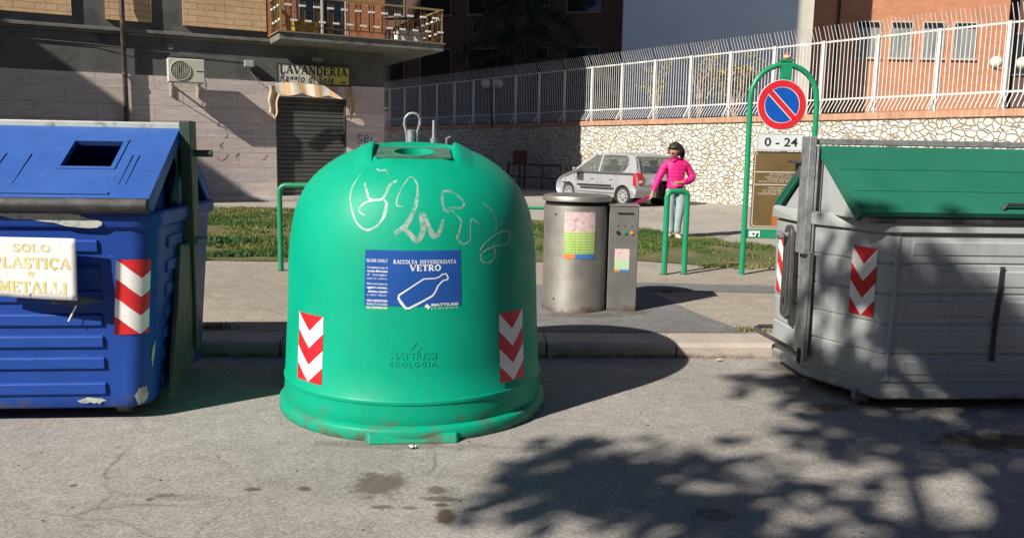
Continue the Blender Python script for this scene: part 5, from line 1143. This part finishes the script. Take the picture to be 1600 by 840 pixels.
for s in (-1, 1):
    tl = part('tail_light', lambda m: m.loft([[(x, s * y, z) for x, y, z in ((-1.755, .55 + e, zz), (-1.745, .72, zz), (-1.66, .795, zz), (-1.60, .797, zz), (-1.6, .70, zz), (-1.70, .56 + e, zz))] for zz, e in ((.58, .05), (.66, 0), (.86, .02), (.94, .10))]), mat('tail_red', (.42, .012, .02), .2, 0, .1), CAR, bevel=.012)
    recalc(tl); part('reversing_lamp', lambda m: m.box(-1.762, -1.74, *sorted((s * .60, s * .70)), .66, .73), mat('clear_lamp', (.6, .55, .55), .2), tl, bevel=.008)
    part('headlight', lambda m: m.loft([[(x, s * y, z) for x, y, z in ((1.60, .42, zz + .04), (1.735 - (zz - .55) * .5, .45, zz), (1.70 - (zz - .55) * .5, .68, zz), (1.42, .798, zz + .03), (1.40, .70, zz + .03))] for zz in (.55, .68)]), mat('lamp_glass', (.6, .62, .64), .12, .2), CAR, bevel=.01)
    part('door_mirror', lambda m: m.loft([[(.80 + .06 * k, s * (.80 + .075 + .075 * cos(a) * q), 1.0 + .06 * sin(a) * q) for a in np.linspace(0, 2 * pi, 10, endpoint=False)] for k, q in ((-.5, .6), (-.35, .75), (.4, .7), (1.0, .3))]), M_SILV, CAR, smooth=60)
    part('side_moulding', lambda m: m.prism([(.72, .49), (.76, .52), (.72, .555), (-.74, .575), (-.76, .53), (-.74, .51)], lambda a, b, t: (a, s * t, b), .797, .815), M_TRIM, CAR, bevel=.005)
    for hx in (.18, -.62): part('door_handle', lambda m: m.tube([(hx + .07, s * .803, .80), (hx + .05, s * .822, .805), (hx - .05, s * .822, .81), (hx - .07, s * .803, .81)], .012, 6), M_SILV, CAR)
    for q in ([(.88, .94), (.90, .80), (.80, .62), (.79, .22)], [(-.155, .94), (-.165, .6), (-.17, .22)], [(-.80, .94), (-.95, .80), (-.86, .62), (-.82, .5)]): part('door_gap', lambda m: m.tube([(a, s * .799, b) for a, b in q], .0035, 4), M_DARK, CAR)
    for cx in (1.17, -1.20):
        w_ = part('wheel', lambda m: m.add(*(lambda pr, n: ([(cx + r_ * cos(2 * pi * k / n), s * y, .275 + r_ * sin(2 * pi * k / n)) for y, r_ in pr for k in range(n)], [(i * n + k, i * n + (k + 1) % n, (i + 1) * n + (k + 1) % n, (i + 1) * n + k) for i in range(len(pr) - 1) for k in range(n)]))([(.60, .20), (.60, .26), (.62, .277), (.76, .277), (.785, .262), (.79, .20), (.775, .195)], 32)), M_BLACK, CAR, smooth=40)
        recalc(w_)
        def rim(m):
            n = 32; m.add([(cx + r_ * cos(2 * pi * k / n), s * y, .275 + r_ * sin(2 * pi * k / n)) for y, r_ in ((.788, .197), (.79, .185), (.772, .175), (.768, .06), (.785, .05), (.786, .001)) for k in range(n)], [(i * n + k, i * n + (k + 1) % n, (i + 1) * n + (k + 1) % n, (i + 1) * n + k) for i in range(5) for k in range(n)])
        rm = recalc(part('rim', rim, mat('wheel_cover', (.45, .46, .48), .35, .4, .06), w_, smooth=40))
        def holes(m):
            for k in range(8):
                a = 2 * pi * (k + .5) / 8; q = [(.085, -.16), (.15, -.17), (.15, .17), (.085, .16)]
                m.add([(cx + r_ * cos(a + d), s * .7745, .275 + r_ * sin(a + d)) for r_, d in q], [(0, 1, 2, 3)])
        part('vent_hole', holes, M_DARK, w_)
        part('wheel_well', lambda m: m.prism([(cx + .32 * cos(a), .27 + .32 * sin(a)) for a in np.linspace(0, 2 * pi, 24, endpoint=False)], lambda a, b, t: (a, s * t, b), .40, .58), M_DARK, CAR)
part('number_plate', lambda m: (m.box(-1.762, -1.745, -.26, .26, .67, .78),), mat('plate', (.6, .6, .58), .4), CAR)
part('plate_band', lambda m: (m.box(-1.7635, -1.7622, .20, .26, .67, .78), m.box(-1.7635, -1.7622, -.26, -.21, .67, .78)), M_SBLUE, CAR)
m = MB(); plain_word(m, 'DK 417 RA', -.18, .69, .07, .36, lambda x, y, l: (-1.7622 - l, -x, y), .01); m.build('lettering', M_BLKINK, CAR)
part('bumper_line', lambda m: m.tube([(-1.757, -.72, .60), (-1.764, 0, .60), (-1.757, .72, .60)], .008, 5), M_TRIM, CAR)
M_SEAT = mat('seat_fabric', (.05, .05, .055), .9)
for y in (-.34, .34):
    for x in (.12, -.72): part('seat', lambda m: (m.loft([[(x - .25 + .1 * e + a, y + b, z) for a, b in rrect(.09, .22 - .04 * e, .05, 3)] for z, e in ((.5, 0), (.9, -.5), (1.12, -.9))]), m.loft([[(x - .36 + a, y + b, z) for a, b in rrect(.05, .12, .04, 3)] for z in (1.13, 1.30)]), m.box(x - .3, x + .22, y - .23, y + .23, .35, .55)), M_SEAT, CAR, smooth=50)
part('dashboard', lambda m: m.box(.55, .95, -.70, .70, .60, .94), M_SEAT, CAR, bevel=.04)
part('cabin_floor', lambda m: m.box(-1.6, .9, -.7, .7, .30, .34), M_DARK, CAR)

# ------------------------------------------------------------------ woman in pink
def skin_mesh(name, joints, edges, mtl, parent, sub=2, root=0, smooth=True):
    """joints: (x, y, z, r) or (x, y, z, rx, ry)"""
    me = bpy.data.meshes.new(name); me.from_pydata([j[:3] for j in joints], edges, []); o = bpy.data.objects.new(name, me); COL.objects.link(o)
    o.modifiers.new('skin', 'SKIN')
    sv = me.skin_vertices[0].data
    for i, j in enumerate(joints): sv[i].radius = (j[3], j[4] if len(j) > 4 else j[3]); sv[i].use_root = (i == root)
    o.modifiers['skin'].use_smooth_shade = True
    q = o.modifiers.new('sub', 'SUBSURF'); q.levels = sub; q.render_levels = sub
    bake(o); o.data.materials.clear(); o.data.materials.append(mtl)
    o.data.polygons.foreach_set('use_smooth', [True] * len(o.data.polygons))
    if parent: o.parent = parent
    return o
PX, PY = 2.66, 13.9
WM = thing('person', (PX, PY, gz(PX, PY)), 0, 'woman in a bright pink padded jacket and pale jeans, looking down', 'person')
M_SKIN = mat('skin', (.45, .25, .17), .5, 0, .06)
J = [(.03, 0, .88, .125, .105), (.03, 0, 1.05, .105, .085), (.03, .01, 1.20, .095, .075), (.02, .005, 1.33, .042), (.0, -.025, 1.385, .055), (-.02, -.05, 1.445, .088, .096), (-.012, -.03, 1.525, .074, .084)]
E_ = [(i, i + 1) for i in range(6)]
def limb(start, pts):
    p = start
    for q in pts: J.append(q); E_.append((p, len(J) - 1)); p = len(J) - 1
    return p
rs = limb(2, [(.18, .02, 1.23, .045), (.315, .02, 1.03, .042), (.19, -.13, .955, .030), (.08, -.175, .948, .024)])
hr = limb(rs, [(.035, -.185, .945, .030, .016)])
ls = limb(2, [(-.125, .0, 1.225, .045), (-.26, -.06, 1.0, .042), (-.335, -.14, .84, .031), (-.375, -.18, .775, .024)])
hl = limb(ls, [(-.392, -.20, .735, .030, .016)])
for h, d, sd_ in ((hr, Vector((-1, -.15, -.12)), Vector((0, -.1, 1))), (hl, Vector((-.45, -.35, -.85)), Vector((.7, -.7, .1)))):
    b = Vector(J[h][:3]); d.normalize(); sd_.normalize()
    for k, (o_, L) in enumerate(((-.026, .06), (-.009, .072), (.009, .068), (.025, .052))):
        p = b + sd_ * o_ + d * .022; limb(h, [(*p, .0085), (*(p + d * L * .5), .008), (*(p + (d * .8 + Vector((0, .25, -.25))) * L), .0065)])
    p = b + sd_ * -.03; limb(h, [(*(p - d * .005), .0095), (*(p + (d * .5 - sd_ * .5) * .045), .008)])
for sx, fx, toe in ((-.075, -.045, (-.09, -.12)), (.105, .075, (.03, -.15))):
    limb(0, [(.03 + sx, 0, .80, .085), (.02 + (sx + fx) * .5, -.02, .46, .058), (.02 + fx, .0, .12, .040), (.02 + fx, -.01, .05, .042), (.02 + fx + toe[0] * .8, toe[1] * .8, .035, .036, .03)])
skin_mesh('body', J, E_, M_SKIN, WM)
t = NT('pink_padding'); X = t.xyz(); qd = t.math('ABSOLUTE', t.math('SINE', t.math('MULTIPLY', t.math('ADD', X[2], t.math('MULTIPLY', t.noise(9, 2), .02)), 52)))
t.bump(t.math('ADD', qd, t.math('MULTIPLY', t.noise(22, 3), 1.1)), .35, .01); M_PINK = t.done(t.ramp(t.noise(9, 4), [(.3, (.62, .008, .17)), (.7, (.74, .014, .22))]), .62)
JK = [(.03, .0, .80, .150, .125), (.03, .0, .90, .160, .13), (.03, 0, 1.05, .150, .12), (.03, .01, 1.19, .158, .125), (.025, .008, 1.285, .128, .108), (.018, -.004, 1.345, .088, .085)]
EK = [(i, i + 1) for i in range(5)]
def lk(start, pts):
    p = start
    for q in pts: JK.append(q); EK.append((p, len(JK) - 1)); p = len(JK) - 1
lk(3, [(.185, .02, 1.262, .086), (.262, .025, 1.14, .073), (.325, .02, 1.02, .070), (.22, -.10, .965, .058), (.105, -.165, .95, .046)])
lk(3, [(-.128, .0, 1.255, .086), (-.205, -.03, 1.12, .070), (-.265, -.06, 1.0, .064), (-.34, -.14, .84, .050), (-.368, -.172, .79, .042)])
skin_mesh('jacket', JK, EK, M_PINK, WM, root=2)
M_JEAN = mat('pale_denim', (.30, .39, .41), .85, 0, .14, 14, .3, 120)
JJ = [(.03, 0, .93, .135, .112)]; EJ = []
for sx, fx in ((-.075, -.045), (.105, .075)):
    p = 0
    for q in ((.03 + sx, 0,   .77, .100), (.02 + (sx + fx) * .55, -.02, .47, .080), (.02 + fx, .0, .25, .070), (.02 + fx, -.002, .085, .066)):
        JJ.append(q); EJ.append((p, len(JJ) - 1)); p = len(JJ) - 1
skin_mesh('jeans', JJ, EJ, M_JEAN, WM)
M_SHOE = mat('pale_shoe', (.55, .47, .46), .7)
for fx, toe in ((-.045, (-.09, -.12)), (.075, (.03, -.15))):
    skin_mesh('shoe', [(.02 + fx, .03, .045, .046, .05), (.02 + fx + toe[0] * .4, toe[1] * .5, .042, .045, .042), (.02 + fx + toe[0], toe[1] * 1.1, .032, .038, .030)], [(0, 1), (1, 2)], M_SHOE, WM)
M_HAIR = mat('dark_hair', (.024, .015, .011), .65, 0, .3, 30, .4, 60)
m = MB()   # hair: a cap over the back and top of the skull, gathered into a tail
fcd = Vector((-.55, -.66, -.52)).normalized(); hc = Vector((-.010, -.038, 1.468)); sd0 = fcd.cross(Vector((0, 0, 1))).normalized(); ud0 = sd0.cross(fcd)
def hp(u, v):
    th = pi * (v * .985 + .01); ph = 2 * pi * u; a, b, c_ = sin(th) * cos(ph), sin(th) * sin(ph), -cos(th)
    # axis from the crown at the back to the hairline; the face side is pulled in
    q = sd0 * a * .113 + ud0 * (b * .126 + .006) - fcd * (-c_ * .132 + .014)
    f_ = q.dot(fcd); h_ = q.dot(ud0)
    if f_ > .03 and h_ < .085: q -= fcd * (f_ - .03) * (1.0 if h_ < .055 else (.085 - h_) / .03)
    r_ = 1 + .03 * sin(19 * u * pi) * sin(th); return hc + q * r_
m.grid(hp, 36, 24)
tail = hc - fcd * .125 + ud0 * .0
m.tube([tail, tail + Vector((.03, .02, -.01)), tail + Vector((.065, .025, -.06)), tail + Vector((.08, .01, -.13)), tail + Vector((.075, -.01, -.19)), tail + Vector((.07, -.015, -.23))], [.035, .05, .052, .045, .03, .01], 12)
m.build('hair', M_HAIR, WM, smooth=180)
face = Vector((-.55, -.66, -.52)).normalized(); fr_ = Vector((-.02, -.05, 1.448)); sdv = face.cross(Vector((0, 0, 1))).normalized(); upv = sdv.cross(face)
def fp(a, b, c): v = fr_ + (sdv * a + upv * b + face * c) * 1.13; return (v.x, v.y, v.z)
skin_mesh('nose', [(*fp(0, .018, .078), .008), (*fp(0, -.006, .094), .011)], [(0, 1)], M_SKIN, WM, 1)
M_LENS = mat('brown_lens', (.10, .05, .03), .15)
for s in (-1, 1):
    skin_mesh('ear', [(*fp(s * .082, .01, -.005), .010, .016), (*fp(s * .084, -.015, .0), .008, .012)], [(0, 1)], M_SKIN, WM, 1)
    part('sunglass_lens', lambda m: m.prism([(s * .034 + .024 * cos(a), .024 + .015 * sin(a)) for a in np.linspace(0, 2 * pi, 16, endpoint=False)], lambda a, b, t: fp(a, b, t), .085, .092), M_LENS, WM)
part('sunglass_frame', lambda m: (m.tube([fp(-.07, .032, .087), fp(.07, .032, .087)], .004, 5), m.tube([fp(-.07, .032, .087), fp(-.086, .026, -.0)], .004, 5), m.tube([fp(.07, .032, .087), fp(.086, .026, 0)], .004, 5)), mat('glasses_frame', (.35, .25, .16), .4), WM)
part('mouth', lambda m: m.tube([fp(-.02, -.040, .079), fp(0, -.041, .085), fp(.02, -.040, .079)], .0045, 6), mat('lips', (.38, .12, .11), .5), WM)
BG = thing('shoulder_bag', (PX - .15, PY + .10, gz(PX, PY) + .66), R(20), 'black shoulder bag hanging at the hip of the woman in pink', 'bag')
part('pouch', lambda m: m.loft([[(a, b, z) for a, b in rrect(hx, hy, min(hx, hy) * .8, 4)] for z, hx, hy in ((0, .10, .03), (.03, .125, .055), (.15, .125, .06), (.26, .11, .05), (.30, .09, .03))]), mat('black_leather', (.02, .018, .02), .45), BG, smooth=50)
part('strap', lambda m: m.tube([(-.09, 0, .28), (-.02, -.05, .55), (.06, -.10, .66), (.10, -.02, .66), (.10, .04, .5), (.09, 0, .28)], .011, 6), M_BLACK, BG)
LD = thing('pink_strap', (PX - .392, PY - .20, gz(PX, PY) + .735), 0, 'dark pink strap hanging slanted from the hand of the woman in pink', 'strap')
part('band', lambda m: m.loft([[(x + sx * .3, -.02 * k, z + sx) for sx in (w_, -w_)] + [(x - w_ * .3 , -.02 * k + .012, z - w_), (x + w_ * .3, -.02 * k + .012, z + w_)] for k, (x, z, w_) in enumerate(((.01, .0, .02), (-.06, -.04, .024), (-.15, -.08, .034), (-.24, -.115, .026), (-.33, -.155, .022), (-.42, -.24, .018), (-.52, -.40, .014)))]), mat('dark_pink', (.38, .02, .11), .55, 0, .2, 14), LD, smooth=60)

# ------------------------------------------------------------------ small things on the ground
random.seed(5)
def bits(name, n, fn, size, mtl, label):
    m = MB()
    for _ in range(n):
        x, y, z = fn(); s = size * random.uniform(.5, 1.5); a = random.uniform(0, 6.28)
        u = Vector((cos(a), sin(a), random.uniform(-.2, .4))) * s; v = Vector((-sin(a), cos(a), random.uniform(-.1, .3))) * s * random.uniform(.3, .7); p = Vector((x, y, z + .004))
        m.add([p - u, p - v * .8, p + u * .9 + Vector((0, 0, .2 * s)), p + v], [(0, 1, 2, 3)])
    o = m.build(name, mtl); tag(o, label, kind='stuff'); return o
bits('debris', 120, lambda: (random.uniform(-3, 3.4), random.uniform(3.2, 5.9), 0), .0075, mat('dead_leaf', (.05, .04, .03), .8, 0, .3, 40), 'tiny dark leaf bits and grit on the road')
bits('gravel', 420, lambda: (lambda x: (x, kerb_y(x) - abs(random.gauss(0, .05)) - .01, 0))(random.uniform(-2.6, 3)), .007, mat('grit', (.17, .13, .09), .9, 0, .3, 60), 'grit gathered along the foot of the kerb')
def weed(name, cx, cy, z, n, sp, h, label, dry=False):
    m = MB()
    for _ in range(n):
        x, y = cx + random.gauss(0, sp), cy + random.gauss(0, sp * .45); a = random.uniform(0, 6.28); L = h * random.uniform(.4, 1.1); wd = .004
        p = Vector((x, y, z)); m.add([p + Vector((-sin(a) * wd, cos(a) * wd, 0)), p - Vector((-sin(a) * wd, cos(a) * wd, 0)), p + Vector((cos(a) * L * .6, sin(a) * L * .6, L))], [(0, 1, 2)])
    o = m.build(name, leafmat(name + '_leaf', (.10, .10, .03), (.16, .14, .05), (.26, .2, .09))); tag(o, label, kind='stuff')
weed('weeds', 2.02, 6.88, .123, 200, .09, .05, 'yellowing weeds in the joint behind the kerb by the grey bin')
weed('weeds', -2.42, 6.62, .123, 260, .10, .05, 'dry weeds behind the kerb beside the blue bin')
weed('weeds', 1.62, 8.72, .135, 120, .09, .03, 'small weeds in the crack of the pavement patch')
for i, (x, y, c_, lb_) in enumerate(((2.02, 5.86, (.55, .28, .14), 'orange crumpled paper scrap under the end of the grey bin'), (2.09, 5.74, (.6, .57, .5), 'white crumpled paper scrap under the end of the grey bin'), (-.52, 4.27, (.6, .6, .58), 'small white paper scrap on the road before the green bell'), (1.62, 6.30, (.62, .6, .56), 'small white scrap at the foot of the kerb'))):
    t = thing('paper_scrap', (x, y, .004), random.uniform(0, 3), lb_, 'litter')
    part('paper', lambda m: m.grid(lambda u, v: ((u - .5) * .045, (v - .5) * .03, .008 + .007 * sin(u * 9 + v * 5) + .004 * cos(v * 11)), 6, 5), mat('scrap', c_, .8), t, smooth=180)
